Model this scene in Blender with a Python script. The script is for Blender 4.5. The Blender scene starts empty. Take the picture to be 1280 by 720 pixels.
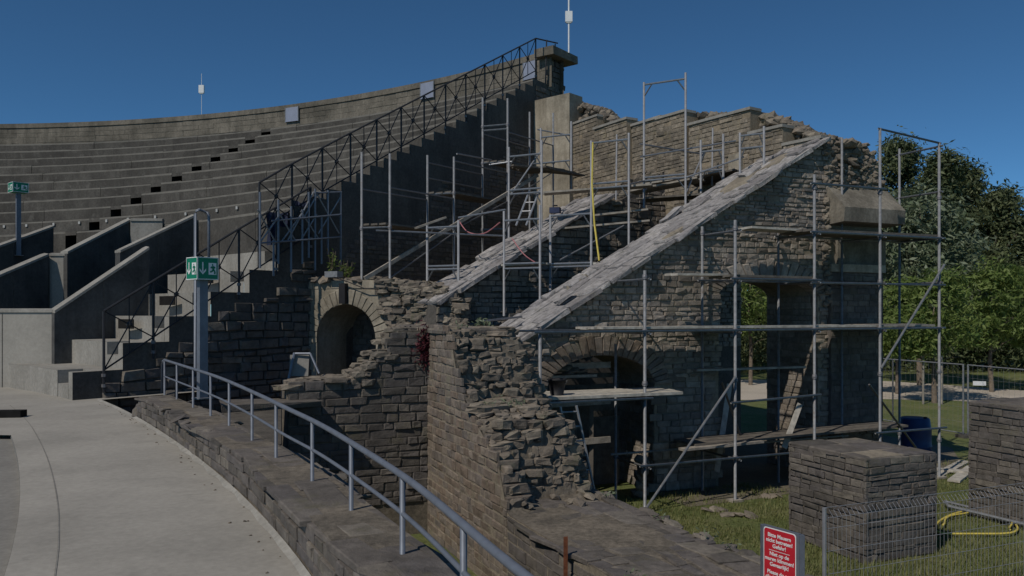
import bpy, math, random
from mathutils import Vector, Matrix, noise
R = math.radians
random.seed(7)
rnd = random.Random(11)
H = 4.2                      # eye height above the lawn; helper coordinates below are relative to the eye
F = 1000.0                   # focal length in pixels of the 1280 wide photograph
HX, HY = 640.0, 390.0        # vanishing point of the view direction, horizon row
scene = bpy.context.scene
COL = scene.collection
V3 = Vector

def P(px, py, Y):
    return V3(((px - HX) / F * Y, Y, (HY - py) / F * Y))
def jit(a): return rnd.uniform(-a, a)

# ------------------------------------------------------------------ mesh builder
class MB:
    def __init__(s): s.v = []; s.f = []; s.t = []
    def add(s, vs, fs, tone=None):
        o = len(s.v); s.v.extend([V3(p) for p in vs])
        t = rnd.random() if tone is None else tone
        for f in fs: s.f.append(tuple(i + o for i in f)); s.t.append(t)
    def build(s, name, mat, parent=None, smooth=False):
        off = V3((0, 0, H))
        p = parent
        base = V3((0, 0, 0))
        while p is not None: base += p.location; p = p.parent
        me = bpy.data.meshes.new(name)
        me.from_pydata([tuple(q + off - base) for q in s.v], [], s.f)
        at = me.attributes.new('tone', 'FLOAT', 'FACE')
        at.data.foreach_set('value', s.t)
        if smooth: me.polygons.foreach_set('use_smooth', [True] * len(me.polygons))
        me.materials.append(mat); me.update()
        o = bpy.data.objects.new(name, me); COL.objects.link(o)
        if parent is not None: o.parent = parent
        return o

def tag(o, label=None, cat=None, group=None, kind=None):
    if label: o['label'] = label
    if cat: o['category'] = cat
    if group: o['group'] = group
    if kind: o['kind'] = kind
    return o
def thing(name, loc, label, cat, group=None):
    o = bpy.data.objects.new(name, None); COL.objects.link(o)
    o.location = (loc[0], loc[1], loc[2] + H); o.empty_display_size = .2
    return tag(o, label, cat, group)
def copy_tree(o, parent=None):
    c = o.copy(); COL.objects.link(c)
    if parent is not None: c.parent = parent
    for ch in [x for x in o.children]: copy_tree(ch, c)
    return c

def box(mb, c, sx, sy, sz, ux=V3((1, 0, 0)), uy=None, uz=V3((0, 0, 1)), tone=None, j=0):
    ux = V3(ux).normalized(); uz = V3(uz)
    uy = uz.cross(ux).normalized() if uy is None else V3(uy).normalized()
    uz = ux.cross(uy).normalized()
    vs = []
    for dz in (-.5, .5):
        for dx, dy in ((-.5, -.5), (.5, -.5), (.5, .5), (-.5, .5)):
            vs.append(V3(c) + ux * (dx * sx + jit(j)) + uy * (dy * sy + jit(j)) + uz * (dz * sz + jit(j)))
    mb.add(vs, [(0, 3, 2, 1), (4, 5, 6, 7), (0, 1, 5, 4), (1, 2, 6, 5), (2, 3, 7, 6), (3, 0, 4, 7)], tone)
def bar(mb, a, b, w, h, up=V3((0, 0, 1)), tone=None):
    a = V3(a); b = V3(b); d = (b - a)
    side = d.cross(up).normalized(); upn = side.cross(d).normalized()
    box(mb, (a + b) / 2, d.length, w, h, d, upn.cross(d.normalized()), upn, tone)
def tube(mb, pts, r, n=8, tone=.5, closed=False):
    pts = [V3(p) for p in pts]
    rings = []
    N = len(pts)
    for i, p in enumerate(pts):
        if closed: d = pts[(i + 1) % N] - pts[i - 1]
        else: d = pts[min(i + 1, N - 1)] - pts[max(i - 1, 0)]
        d.normalize()
        ref = V3((0, 0, 1)) if abs(d.z) < .9 else V3((1, 0, 0))
        a = d.cross(ref).normalized(); b = d.cross(a)
        rr = r[i] if isinstance(r, (list, tuple)) else r
        rings.append([p + (a * math.cos(2 * math.pi * k / n) + b * math.sin(2 * math.pi * k / n)) * rr for k in range(n)])
    vs = [q for g in rings for q in g]; fs = []
    M = N if closed else N - 1
    for i in range(M):
        i2 = (i + 1) % N
        for k in range(n): fs.append((i * n + k, i * n + (k + 1) % n, i2 * n + (k + 1) % n, i2 * n + k))
    if not closed:
        fs.append(tuple(range(n))); fs.append(tuple((N - 1) * n + k for k in range(n)))
    mb.add(vs, fs, tone)
ICO_V = []
def _ico():
    p = (1 + 5 ** .5) / 2
    for a, b in ((-1, p), (1, p), (-1, -p), (1, -p)):
        ICO_V.append(V3((a, b, 0)).normalized())
    for a, b in ((-1, p), (1, p), (-1, -p), (1, -p)):
        ICO_V.append(V3((0, a, b)).normalized())
    for a, b in ((p, -1), (p, 1), (-p, -1), (-p, 1)):
        ICO_V.append(V3((a, 0, b)).normalized())
_ico()
ICO_F = [(0, 11, 5), (0, 5, 1), (0, 1, 7), (0, 7, 10), (0, 10, 11), (1, 5, 9), (5, 11, 4), (11, 10, 2), (10, 7, 6), (7, 1, 8),
         (3, 9, 4), (3, 4, 2), (3, 2, 6), (3, 6, 8), (3, 8, 9), (4, 9, 5), (2, 4, 11), (6, 2, 10), (8, 6, 7), (9, 8, 1)]
def lump(mb, c, sx, sy, sz, tone=None, rot=None, flat=0):
    m = Matrix.Rotation(rnd.uniform(0, 6.28) if rot is None else rot, 3, 'Z') @ Matrix.Rotation(jit(.5), 3, 'X') @ Matrix.Rotation(jit(.5), 3, 'Y')
    vs = []
    for q in ICO_V:
        k = 1 + jit(.22)
        # squash towards a block so that the stone keeps edges
        e = V3([math.copysign(abs(x) ** .6, x) for x in q])
        vs.append(V3(c) + m @ V3((e.x * sx * k, e.y * sy * k, e.z * sz * k)))
    mb.add(vs, ICO_F, tone)

def bstone(mb, c, sx, sy, sz, rot=0., tilt=.12, tone=None):
    m = Matrix.Rotation(rot, 3, 'Z') @ Matrix.Rotation(jit(tilt), 3, 'X') @ Matrix.Rotation(jit(tilt), 3, 'Y')
    vs = []
    for k, (h, e) in enumerate(((-.5, .9), (-.3, 1.), (.34, 1.), (.5, .9))):
        for a, b in ((-.5, -.35), (-.3, -.5), (.3, -.5), (.5, -.3), (.5, .35), (.3, .5), (-.32, .5), (-.5, .3)):
            q = V3(((a * e + jit(.09)) * sx, (b * e + jit(.09)) * sy, (h + jit(.06)) * sz)); vs.append(V3(c) + m @ q)
    fs = [(k * 8 + i, k * 8 + (i + 1) % 8, k * 8 + 8 + (i + 1) % 8, k * 8 + 8 + i) for k in range(3) for i in range(8)] + [tuple(range(24, 32)), tuple(range(7, -1, -1))]
    mb.add(vs, fs, tone)
def stone_quad(mb, q, N, prot, tone=None, inset=.09, back=.03):
    q = [V3(p) for p in q]; c = (q[0] + q[1] + q[2] + q[3]) / 4
    b = [p - N * back for p in q]
    md = [p + N * prot * rnd.uniform(.45, .75) for p in q]
    fr = []
    for p in q:
        d = c - p; L = d.length
        k = min(.35, inset * .12 / max(L, .02) + .05)
        fr.append(p + d * k * rnd.uniform(.5, 1.8) + N * prot * rnd.uniform(.65, 1.3))
    ct = c + N * prot * rnd.uniform(.8, 1.25) + (q[1] - q[0]) * jit(.25)
    vs = b + md + fr + [ct]; fs = []
    for i in range(4):
        j = (i + 1) % 4
        fs += [(i, j, 4 + j, 4 + i), (4 + i, 4 + j, 8 + j, 8 + i), (8 + i, 8 + j, 12)]
    mb.add(vs, fs, tone)

def courses(mb, fmap, nmap, u0, u1, v0, v1, test=None, ch=(.12, .2), sw=(.2, .5), prot=.04, gap=.018, wob=.02, miss=0., tone=None):
    """irregular coursed stones over the strip u0..u1, v0..v1 of a surface given by fmap(u, v) and nmap(u, v)"""
    v = v0; k = 0
    while v < v1 - .03:
        h = min(rnd.uniform(*ch), v1 - v)
        u = u0 - rnd.uniform(0, sw[1]) * .7
        while u < u1:
            w = rnd.uniform(*sw)
            a = max(u, u0); b = min(u + w, u1); u += w
            if b - a < .06: continue
            uc, vc = (a + b) / 2, v + h / 2
            if test and not test(uc, vc): continue
            if rnd.random() < miss: continue
            g = gap / 2
            q = [(a + g, v + g), (b - g, v + g), (b - g, v + h - g), (a + g, v + h - g)]
            q = [(x + jit(wob * .5), y + jit(wob * .5) + wob * math.sin(x * 1.3 + k)) for x, y in q]
            p = prot * rnd.uniform(.35, 1.5)
            stone_quad(mb, [fmap(*c) for c in q], nmap(uc, vc), p, tone() if tone else None)
        v += h; k += 1

def leaf_quad(mb, c, s, nrm=None, tone=None):
    d = V3((jit(1), jit(1), jit(1))); d = d.normalized() if d.length > .01 else V3((1, 0, 0))
    if nrm is not None: d = (d + nrm * 1.2).normalized()
    a = d.orthogonal().normalized(); b = d.cross(a)
    r = Matrix.Rotation(rnd.uniform(0, 6.28), 3, d); a = r @ a; b = r @ b
    w_ = s * rnd.uniform(.45, .8)
    mb.add([c - a * s, c + b * w_ * .5 - a * s * .1, c + a * s, c - b * w_ * .5 - a * s * .1], [(0, 1, 2, 3)], tone)
class Plane:
    """vertical plane: origin (x, y), direction angle in degrees; n = normal towards the camera side"""
    def __init__(s, x, y, deg):
        s.o = V3((x, y, 0)); s.d = V3((math.cos(R(deg)), math.sin(R(deg)), 0)); s.n = V3((s.d.y, -s.d.x, 0))
    def t(s, px):
        k = (px - HX) / F
        return (k * s.o.y - s.o.x) / (s.d.x - k * s.d.y)
    def p(s, t, z=0., off=0.):
        q = s.o + s.d * t + s.n * off; return V3((q.x, q.y, z))
    def z(s, px, py): return (HY - py) / F * (s.o.y + s.d.y * s.t(px))
    def tz(s, px, py): return (s.t(px), s.z(px, py))

def lerp_prof(prof, t):
    if t <= prof[0][0]: return prof[0][1]
    for (a, za), (b, zb) in zip(prof, prof[1:]):
        if t <= b: return za + (zb - za) * (t - a) / max(b - a, 1e-6)
    return prof[-1][1]

def slab(mb, pl, ts, top, bot, thick, off=0., tone=.5):
    """solid between bot(t) and top(t) along a plane, going back by thick"""
    n = len(ts); vs = []
    for t in ts:
        zt, zb = top(t), bot(t)
        vs += [pl.p(t, zb, off), pl.p(t, zt, off), pl.p(t, zt, off - thick), pl.p(t, zb, off - thick)]
    fs = []
    for i in range(n - 1):
        a, b = i * 4, i * 4 + 4
        for k in range(4): fs.append((a + k, b + k, b + (k + 1) % 4, a + (k + 1) % 4))
    fs += [(0, 1, 2, 3), tuple((n - 1) * 4 + k for k in (3, 2, 1, 0))]
    mb.add(vs, fs, tone)
def frange(a, b, n): return [a + (b - a) * i / n for i in range(n + 1)]

# ------------------------------------------------------------------ materials
def mat_new(name):
    m = bpy.data.materials.new(name); m.use_nodes = True
    nt = m.node_tree; nt.nodes.clear()
    out = nt.nodes.new('ShaderNodeOutputMaterial'); b = nt.nodes.new('ShaderNodeBsdfPrincipled')
    nt.links.new(b.outputs[0], out.inputs[0])
    b.inputs['Specular IOR Level'].default_value = .25
    return m, nt, b
def nd(nt, t, **kw):
    n = nt.nodes.new(t)
    for k, v in kw.items():
        if k in n.inputs: n.inputs[k].default_value = v
        else: setattr(n, k, v)
    return n
def pos_noise(nt, scale, detail=5, rough=.6, sc=None, dist=0.):
    g = nt.nodes.new('ShaderNodeNewGeometry'); src = g.outputs['Position']
    if sc:
        m = nt.nodes.new('ShaderNodeMapping'); m.inputs['Scale'].default_value = sc
        nt.links.new(src, m.inputs[0]); src = m.outputs[0]
    n = nt.nodes.new('ShaderNodeTexNoise'); n.inputs['Scale'].default_value = scale
    n.inputs['Detail'].default_value = detail; n.inputs['Roughness'].default_value = rough; n.inputs['Distortion'].default_value = dist
    nt.links.new(src, n.inputs['Vector']); return n.outputs['Fac']
def ramp(nt, fac, stops):
    r = nt.nodes.new('ShaderNodeValToRGB'); cr = r.color_ramp
    while len(cr.elements) > 1: cr.elements.remove(cr.elements[-1])
    cr.elements[0].position = stops[0][0]; c = stops[0][1]
    cr.elements[0].color = (*c, 1) if not isinstance(c, float) else (c, c, c, 1)
    for p, c in stops[1:]:
        e = cr.elements.new(p); e.color = (*c, 1) if not isinstance(c, float) else (c, c, c, 1)
    nt.links.new(fac, r.inputs[0]); return r.outputs[0]
def mix(nt, a, b, fac, mode='MIX'):
    m = nt.nodes.new('ShaderNodeMix'); m.data_type = 'RGBA'; m.blend_type = mode
    for s, v in ((6, a), (7, b)):
        if isinstance(v, tuple): m.inputs[s].default_value = (*v, 1)
        else: nt.links.new(v, m.inputs[s])
    if isinstance(fac, (int, float)): m.inputs[0].default_value = fac
    else: nt.links.new(fac, m.inputs[0])
    return m.outputs[2]
def bump(nt, b, h, strength=.5, dist=.02):
    n = nt.nodes.new('ShaderNodeBump'); n.inputs['Strength'].default_value = strength; n.inputs['Distance'].default_value = dist
    nt.links.new(h, n.inputs['Height']); nt.links.new(n.outputs[0], b.inputs['Normal'])

def stone_mat(name, cols, stain=(.09, .085, .075), stain_amt=.5, lichen=None, rough=.92, bs=.7, vary=.45, sscale=.55):
    m, nt, b = mat_new(name)
    a = nt.nodes.new('ShaderNodeAttribute'); a.attribute_name = 'tone'
    n = len(cols)
    c = ramp(nt, a.outputs['Fac'], [(i / max(1, n - 1), cols[i]) for i in range(n)])
    f = pos_noise(nt, 7, 6, .65)
    c = mix(nt, c, ramp(nt, f, [(.28, 1 - vary), (.72, 1 + vary * .45)]), 1., 'MULTIPLY')
    g = pos_noise(nt, sscale, 5, .6)
    c = mix(nt, c, stain, ramp(nt, g, [(.48, 0.), (.68, stain_amt)]))
    if lichen:
        l = pos_noise(nt, 2.3, 6, .7)
        c = mix(nt, c, lichen, ramp(nt, l, [(.56, 0.), (.68, .6)]))
    nt.links.new(c, b.inputs['Base Color']); b.inputs['Roughness'].default_value = rough
    bump(nt, b, pos_noise(nt, 22, 6, .7), bs, .025)
    return m
def concrete_mat(name, col, dark, amt=.6, streak=True, fine=.3, bs=.25, scale=.5, speck=0.):
    m, nt, b = mat_new(name)
    f = pos_noise(nt, scale, 7, .65)
    c = mix(nt, col, dark, ramp(nt, f, [(.38, 0.), (.66, amt)]))
    if streak:
        s = pos_noise(nt, 2.2, 6, .7, (1, 1, .16))
        c = mix(nt, c, dark, ramp(nt, s, [(.45, 0.), (.7, amt * .9)]))
    f2 = pos_noise(nt, 14, 6, .7)
    c = mix(nt, c, ramp(nt, f2, [(.3, 1 - fine), (.7, 1 + fine * .5)]), 1., 'MULTIPLY')
    if speck:
        f3 = pos_noise(nt, 3.3, 3, .5)
        c = mix(nt, c, tuple(min(1, x * 1.7) for x in col), ramp(nt, f3, [(.62, 0.), (.72, speck)]))
    nt.links.new(c, b.inputs['Base Color']); b.inputs['Roughness'].default_value = .9
    bump(nt, b, pos_noise(nt, 30, 6, .7), bs, .012)
    return m
def plain(name, col, rough=.6, metal=0., var=.25, scale=9., spec=.3, bs=0.):
    m, nt, b = mat_new(name)
    f = pos_noise(nt, scale, 5, .65)
    c = mix(nt, col, ramp(nt, f, [(.3, 1 - var), (.7, 1 + var * .5)]), 1., 'MULTIPLY')
    nt.links.new(c, b.inputs['Base Color']); b.inputs['Roughness'].default_value = rough
    b.inputs['Metallic'].default_value = metal; b.inputs['Specular IOR Level'].default_value = spec
    if bs: bump(nt, b, pos_noise(nt, scale * 3, 5, .6), bs, .01)
    return m
def leaf_mat(name, cols, trans=.3):
    m, nt, b = mat_new(name)
    a = nt.nodes.new('ShaderNodeAttribute'); a.attribute_name = 'tone'
    c = ramp(nt, a.outputs['Fac'], [(i / (len(cols) - 1), cols[i]) for i in range(len(cols))])
    nt.links.new(c, b.inputs['Base Color']); b.inputs['Roughness'].default_value = .55
    t = nt.nodes.new('ShaderNodeBsdfTranslucent'); nt.links.new(c, t.inputs[0])
    ms = nt.nodes.new('ShaderNodeMixShader'); ms.inputs[0].default_value = trans
    out = [n for n in nt.nodes if n.type == 'OUTPUT_MATERIAL'][0]
    nt.links.new(b.outputs[0], ms.inputs[1]); nt.links.new(t.outputs[0], ms.inputs[2]); nt.links.new(ms.outputs[0], out.inputs[0])
    return m

M = {}
M['stone'] = stone_mat('grey_brown_rubble', [(.19, .16, .13), (.31, .265, .215), (.25, .22, .19), (.4, .35, .29), (.21, .185, .165)], lichen=(.16, .15, .1))
M['stone_dark'] = stone_mat('dark_tuff', [(.105, .095, .083), (.17, .15, .13), (.135, .122, .115), (.22, .195, .16)], stain=(.065, .06, .055), lichen=(.12, .11, .07))
M['stone_warm'] = stone_mat('warm_brick_stone', [(.15, .12, .095), (.23, .18, .14), (.19, .165, .145), (.27, .225, .18), (.14, .125, .115)], lichen=(.2, .19, .13), stain=(.12, .1, .075))
M['stone_tan'] = stone_mat('tan_sandstone', [(.2, .17, .13), (.3, .255, .195), (.25, .215, .165), (.36, .305, .235)], stain=(.1, .088, .072), stain_amt=.8, sscale=.9, lichen=(.25, .21, .13), vary=.6)
M['rubble'] = stone_mat('broken_core_stone', [(.14, .118, .095), (.29, .25, .195), (.2, .17, .138), (.25, .21, .165), (.13, .112, .092)], lichen=(.13, .13, .08))
M['slate'] = stone_mat('coping_slate', [(.25, .235, .23), (.38, .36, .345), (.31, .295, .29), (.45, .425, .4), (.23, .215, .21)], stain=(.19, .18, .175), vary=.6, bs=1., sscale=1.1, lichen=(.2, .19, .15))
M['mortar'] = concrete_mat('lime_mortar', (.29, .25, .19), (.13, .115, .09), .7, False, .35, .8, 1.2)
M['mortar_dark'] = concrete_mat('old_mortar', (.13, .12, .105), (.06, .055, .05), .7, False, .4, .9, 1.4)
M['core_mortar'] = concrete_mat('crumbly_core_mortar', (.21, .18, .14), (.09, .08, .065), .8, False, .5, 1., 2.2)
M['mortar_tan'] = concrete_mat('tan_mortar', (.33, .27, .19), (.17, .14, .1), .7, True, .3, .6, .9)
M['plaster'] = concrete_mat('pale_render', (.43, .385, .305), (.15, .13, .095), .75, True, .25, .3, .8)
M['cornice'] = concrete_mat('weathered_cornice_stone', (.26, .235, .19), (.1, .09, .072), .85, True, .35, .6, 1.3)
M['concrete'] = concrete_mat('pale_concrete', (.34, .325, .29), (.19, .18, .155), .6, True, .25, .3, .9)
M['walk'] = concrete_mat('walkway_concrete', (.36, .34, .298), (.245, .233, .205), .7, False, .14, .2, .4)
def walk_stains():
    nt = M['walk'].node_tree; b = [n for n in nt.nodes if n.type == 'BSDF_PRINCIPLED'][0]
    c = b.inputs['Base Color'].links[0].from_socket
    c = mix(nt, c, (.2, .19, .165), ramp(nt, pos_noise(nt, 1.6, 8, .75, None, .6), [(.5, 0.), (.75, .45)]))
    c = mix(nt, c, (.12, .115, .1), ramp(nt, pos_noise(nt, 5.5, 3, .5), [(.72, 0.), (.8, .35)]))
    nt.links.new(c, b.inputs['Base Color'])
walk_stains()
M['apron'] = concrete_mat('apron_concrete', (.24, .23, .205), (.16, .152, .138), .7, False, .2, .25, .6)
M['seat'] = concrete_mat('weathered_seat_concrete', (.112, .105, .092), (.056, .052, .046), .85, True, .35, .4, .7, .35)
def seat_edges():
    nt = M['seat'].node_tree; b = [n for n in nt.nodes if n.type == 'BSDF_PRINCIPLED'][0]
    src = b.inputs['Base Color'].links[0].from_socket
    a = nt.nodes.new('ShaderNodeAttribute'); a.attribute_name = 'tone'
    g = pos_noise(nt, 1.7, 5, .65)
    f = nt.nodes.new('ShaderNodeMath'); f.operation = 'MULTIPLY'
    nt.links.new(ramp(nt, a.outputs['Fac'], [(.7, 0.), (.8, 1.)]), f.inputs[0]); nt.links.new(ramp(nt, g, [(.25, .35), (.6, .9)]), f.inputs[1])
    nt.links.new(mix(nt, src, (.19, .178, .155), f.outputs[0]), b.inputs['Base Color'])
    # block joints: a faint tone per block
    c2 = b.inputs['Base Color'].links[0].from_socket
    nt.links.new(mix(nt, c2, ramp(nt, a.outputs['Fac'], [(0., .78), (.6, 1.08)]), 1., 'MULTIPLY'), b.inputs['Base Color'])
seat_edges()
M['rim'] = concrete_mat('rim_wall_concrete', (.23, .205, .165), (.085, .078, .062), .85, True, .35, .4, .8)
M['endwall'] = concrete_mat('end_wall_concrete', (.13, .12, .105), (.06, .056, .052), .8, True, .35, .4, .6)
M['parapet'] = concrete_mat('parapet_concrete_shaded', (.11, .108, .102), (.045, .045, .044), .85, True, .25, .25, .9)  # shade on the parapet sides is put into this dark base colour
M['steel'] = plain('galvanised_steel', (.27, .28, .29), .5, .35, .3, 12)
M['steel_blue'] = plain('blue_grey_railing', (.17, .19, .225), .5, .3, .2, 8)
M['alu'] = plain('aluminium_tube', (.36, .37, .385), .45, .45, .2, 10)
M['black_steel'] = plain('black_painted_steel', (.035, .036, .04), .6, .2, .2, 8)
M['coupler'] = plain('coupler_steel', (.2, .2, .21), .6, .5, .4, 30)
M['wood'] = plain('weathered_boards', (.33, .3, .255), .85, 0, .45, 5, .15, .4)
M['wood_pale'] = plain('pale_boards', (.46, .43, .37), .85, 0, .4, 6, .15, .4)
M['wood_dark'] = plain('grey_old_boards', (.15, .135, .115), .9, 0, .4, 6, .15, .4)
M['black'] = plain('black_rubber', (.018, .018, .02), .6, 0, .2, 8)
M['dark'] = plain('hollow_shade', (.02, .019, .018), .95, 0, .3, 4, .05)  # near-black colour stands for the shade inside openings and slots
M['navy'] = plain('navy_sheet', (.03, .04, .085), .7, 0, .4, 4)
M['blue'] = plain('blue_plastic', (.022, .05, .14), .45, 0, .3, 6)
M['green'] = plain('sign_green', (.005, .2, .11), .45, 0, .08, 8)
M['white'] = plain('white_paint', (.78, .79, .78), .5, 0, .08, 8)
M['plate_white'] = plain('dull_white', (.42, .42, .4), .6, 0, .2, 8)
M['paleblue'] = plain('pale_sheet', (.26, .29, .37), .5, 0, .12, 3)
M['red'] = plain('sign_red', (.5, .022, .035), .45, 0, .12, 8)
M['yellow'] = plain('yellow_hose', (.62, .5, .1), .55, 0, .25, 8)
M['pink'] = plain('faded_red_cable', (.42, .16, .17), .6, 0, .2, 8)
M['rust'] = plain('rusty_steel', (.17, .065, .035), .85, .1, .5, 14, .2)
M['gravel'] = concrete_mat('pale_gravel', (.52, .46, .38), (.36, .32, .26), .6, False, .3, .5, .3)
M['bark'] = plain('grey_bark', (.16, .13, .1), .95, 0, .5, 8, .1, .6)
M['pine'] = leaf_mat('dark_pine_needles', [(.05, .065, .03), (.095, .12, .055), (.15, .175, .08), (.07, .09, .042)], .25)
M['leaf'] = leaf_mat('broad_leaves', [(.09, .12, .065), (.17, .21, .125), (.24, .28, .19), (.13, .17, .09)], .3)
M['leaf_bright'] = leaf_mat('fresh_leaves', [(.095, .14, .034), (.165, .23, .06), (.235, .295, .095), (.12, .185, .046)], .42)
M['leaf_red'] = leaf_mat('red_creeper_leaves', [(.05, .014, .018), (.085, .02, .027), (.12, .03, .042)], .2)
M['grass'] = leaf_mat('grass_blades', [(.1, .13, .038), (.16, .19, .06), (.25, .24, .1), (.12, .155, .05)], .35)

for k_ in ('steel', 'alu', 'coupler'):
    nt = M[k_].node_tree; b = [n for n in nt.nodes if n.type == 'BSDF_PRINCIPLED'][0]
    c = b.inputs['Base Color'].links[0].from_socket
    c = mix(nt, c, (.16, .1, .065), ramp(nt, pos_noise(nt, 3.1, 6, .7), [(.58, 0.), (.7, .55 if k_ != 'alu' else .25)]))
    c = mix(nt, c, (.5, .48, .44), ramp(nt, pos_noise(nt, 5.3, 6, .75), [(.62, 0.), (.7, .6)]))
    nt.links.new(c, b.inputs['Base Color'])
def ground_mat():
    m, nt, b = mat_new('lawn')
    f = pos_noise(nt, .55, 7, .7)
    c = ramp(nt, f, [(.3, (.1, .13, .042)), (.48, (.145, .17, .058)), (.6, (.19, .19, .082)), (.75, (.115, .145, .048))])
    g = pos_noise(nt, 9, 6, .7)
    c = mix(nt, c, ramp(nt, g, [(.3, .55), (.7, 1.3)]), 1., 'MULTIPLY')
    nt.links.new(c, b.inputs['Base Color']); b.inputs['Roughness'].default_value = .95
    bump(nt, b, pos_noise(nt, 18, 6, .75), .9, .06)
    return m
M['lawn'] = ground_mat()
M['earth'] = concrete_mat('trodden_earth', (.19, .165, .12), (.1, .09, .065), .7, False, .35, .8, .9)

# ------------------------------------------------------------------ camera, sky, sun
cam = bpy.data.cameras.new('camera'); co = bpy.data.objects.new('camera', cam); COL.objects.link(co)
co.location = (0, 0, H); co.rotation_euler = (R(90), 0, 0)
cam.sensor_width = 36; cam.lens = F / 1280 * 36; cam.shift_y = (HY - 360) / 1280
cam.clip_end = 3000; cam.clip_start = .05
scene.camera = co
SUN_EL = 48.
sdir = V3((-.64, -.768, 0)).normalized() * math.cos(R(SUN_EL)) + V3((0, 0, math.sin(R(SUN_EL))))
sun = bpy.data.lights.new('sun', 'SUN'); sun.energy = 5.0; sun.angle = R(.53); sun.color = (1, .925, .83)
so = bpy.data.objects.new('sun', sun); COL.objects.link(so); so.location = (-30, -30, 60)
so.rotation_euler = (-sdir).to_track_quat('-Z', 'Y').to_euler()
w = bpy.data.worlds.new('World'); scene.world = w; w.use_nodes = True
nt = w.node_tree; nt.nodes.clear()
sky = nt.nodes.new('ShaderNodeTexSky'); sky.sky_type = 'NISHITA'; sky.sun_disc = False
sky.sun_elevation = R(SUN_EL); sky.sun_rotation = math.atan2(sdir.x, sdir.y)
sky.air_density = .5; sky.dust_density = 0.; sky.ozone_density = 8.; sky.altitude = 0
bg = nt.nodes.new('ShaderNodeBackground'); bg.inputs[1].default_value = .15
wo = nt.nodes.new('ShaderNodeOutputWorld'); nt.links.new(mix(nt, sky.outputs[0], (.74, 1.07, 1.03), 1., 'MULTIPLY'), bg.inputs[0]); nt.links.new(bg.outputs[0], wo.inputs[0])
scene.view_settings.view_transform = 'Standard'; scene.view_settings.look = 'None'
scene.view_settings.gamma = 1; scene.view_settings.use_curve_mapping = False
scene.view_settings.exposure = -.95
scene.render.engine = 'CYCLES'
scene.cycles.max_bounces = 5; scene.cycles.use_denoising = True

# ------------------------------------------------------------------ setting: ground, path
G = -H
mb = MB(); mb.add([(-300, -60, G), (600, -60, G), (600, 900, G), (-300, 900, G)], [(0, 1, 2, 3)], .5)
tag(mb.build('lawn', M['lawn']), kind='structure')
mb = MB()
up_ = [P(-400, 487, 0)]
def gpt(px, py, z=G): Y = -z * F / (py - HY); q = P(px, py, Y); return V3((q.x, q.y, z))
pathL = [(780, 474), (900, 474.5), (1000, 475), (1100, 476), (1180, 481), (1260, 487), (1420, 497)]
pathR = [(780, 499), (900, 500), (1000, 500), (1100, 499), (1180, 500), (1260, 505), (1420, 520)]
vs = []
for a, b in zip(pathL, pathR): vs += [gpt(*a) + V3((0, 0, .006)), gpt(*b) + V3((0, 0, .006))]
mb.add(vs, [(2 * i, 2 * i + 1, 2 * i + 3, 2 * i + 2) for i in range(len(pathL) - 1)], .5)
tag(mb.build('gravel_path', M['gravel']), kind='structure')
mb = MB()
e1 = [gpt(780, 600), gpt(860, 634), gpt(960, 622), gpt(1080, 600), gpt(1180, 585), gpt(1215, 600), gpt(1190, 560), gpt(1080, 540), gpt(900, 545)]
mb.add([p + V3((0, 0, .005)) for p in e1], [tuple(range(len(e1)))], .5)
tag(mb.build('earth_ground', M['earth']), kind='structure')

# ------------------------------------------------------------------ walkway and its low wall with the railing
WZ = -1.9
def wpt(px, py, z=WZ): Y = -z * F / (py - HY); q = P(px, py, Y); return V3((q.x, q.y, 0))
Epts = [V3((1.5, -6, 0)), V3((.85, -2, 0)), V3((.3, 1.2, 0)), V3((-.45, 3.6, 0))] + [wpt(*c) for c in
        ((385, 720), (347, 671), (325, 646), (289, 610), (250, 577), (215, 551), (177, 526.5), (150, 512), (123, 500))]
def catmull(pts, n):
    out = []
    for i in range(len(pts) - 1):
        p0, p1, p2, p3 = pts[max(i - 1, 0)], pts[i], pts[i + 1], pts[min(i + 2, len(pts) - 1)]
        for k in range(n):
            t = k / n
            out.append(.5 * ((2 * p1) + (p2 - p0) * t + (2 * p0 - 5 * p1 + 4 * p2 - p3) * t * t + (3 * p1 - p0 - 3 * p2 + p3) * t ** 3))
    out.append(pts[-1]); return out
EC = catmull(Epts, 8)
for _ in range(1): EC = [EC[0]] + [(a + b * 2 + c) / 4 for a, b, c in zip(EC, EC[1:], EC[2:])] + [EC[-1]]
EL = [0.]
for a, b in zip(EC, EC[1:]): EL.append(EL[-1] + (b - a).length)
def eat(l, off=0., z=0.):
    l = max(0, min(l, EL[-1] - 1e-4))
    i = 0
    while EL[i + 1] < l: i += 1
    k = (l - EL[i]) / (EL[i + 1] - EL[i]); p = EC[i].lerp(EC[i + 1], k)
    d = (EC[min(i + 2, len(EC) - 1)] - EC[max(i - 1, 0)]).normalized()
    nrm = V3((d.y, -d.x, 0))
    q = p + nrm * off; return V3((q.x, q.y, z))
def enorm(l): return (eat(l, 1) - eat(l, 0)).normalized()
LW = next(l for l in frange(0, EL[-1], 600) if eat(l).y > 14.3)     # far end of the low wall
K = V3((-30.3, -2.5, 0))
# walkway sheet
mb = MB(); ls = frange(0, EL[-1], 60); nl = len(ls)
offs = [0.0, -1.0, -1.95]
vs = [eat(l, o, WZ) for l in ls for o in offs]
fs = [(i * 3 + k, i * 3 + k + 1, i * 3 + k + 4, i * 3 + k + 3) for i in range(nl - 1) for k in range(2)]
mb.add(vs, fs, .5)
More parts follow.
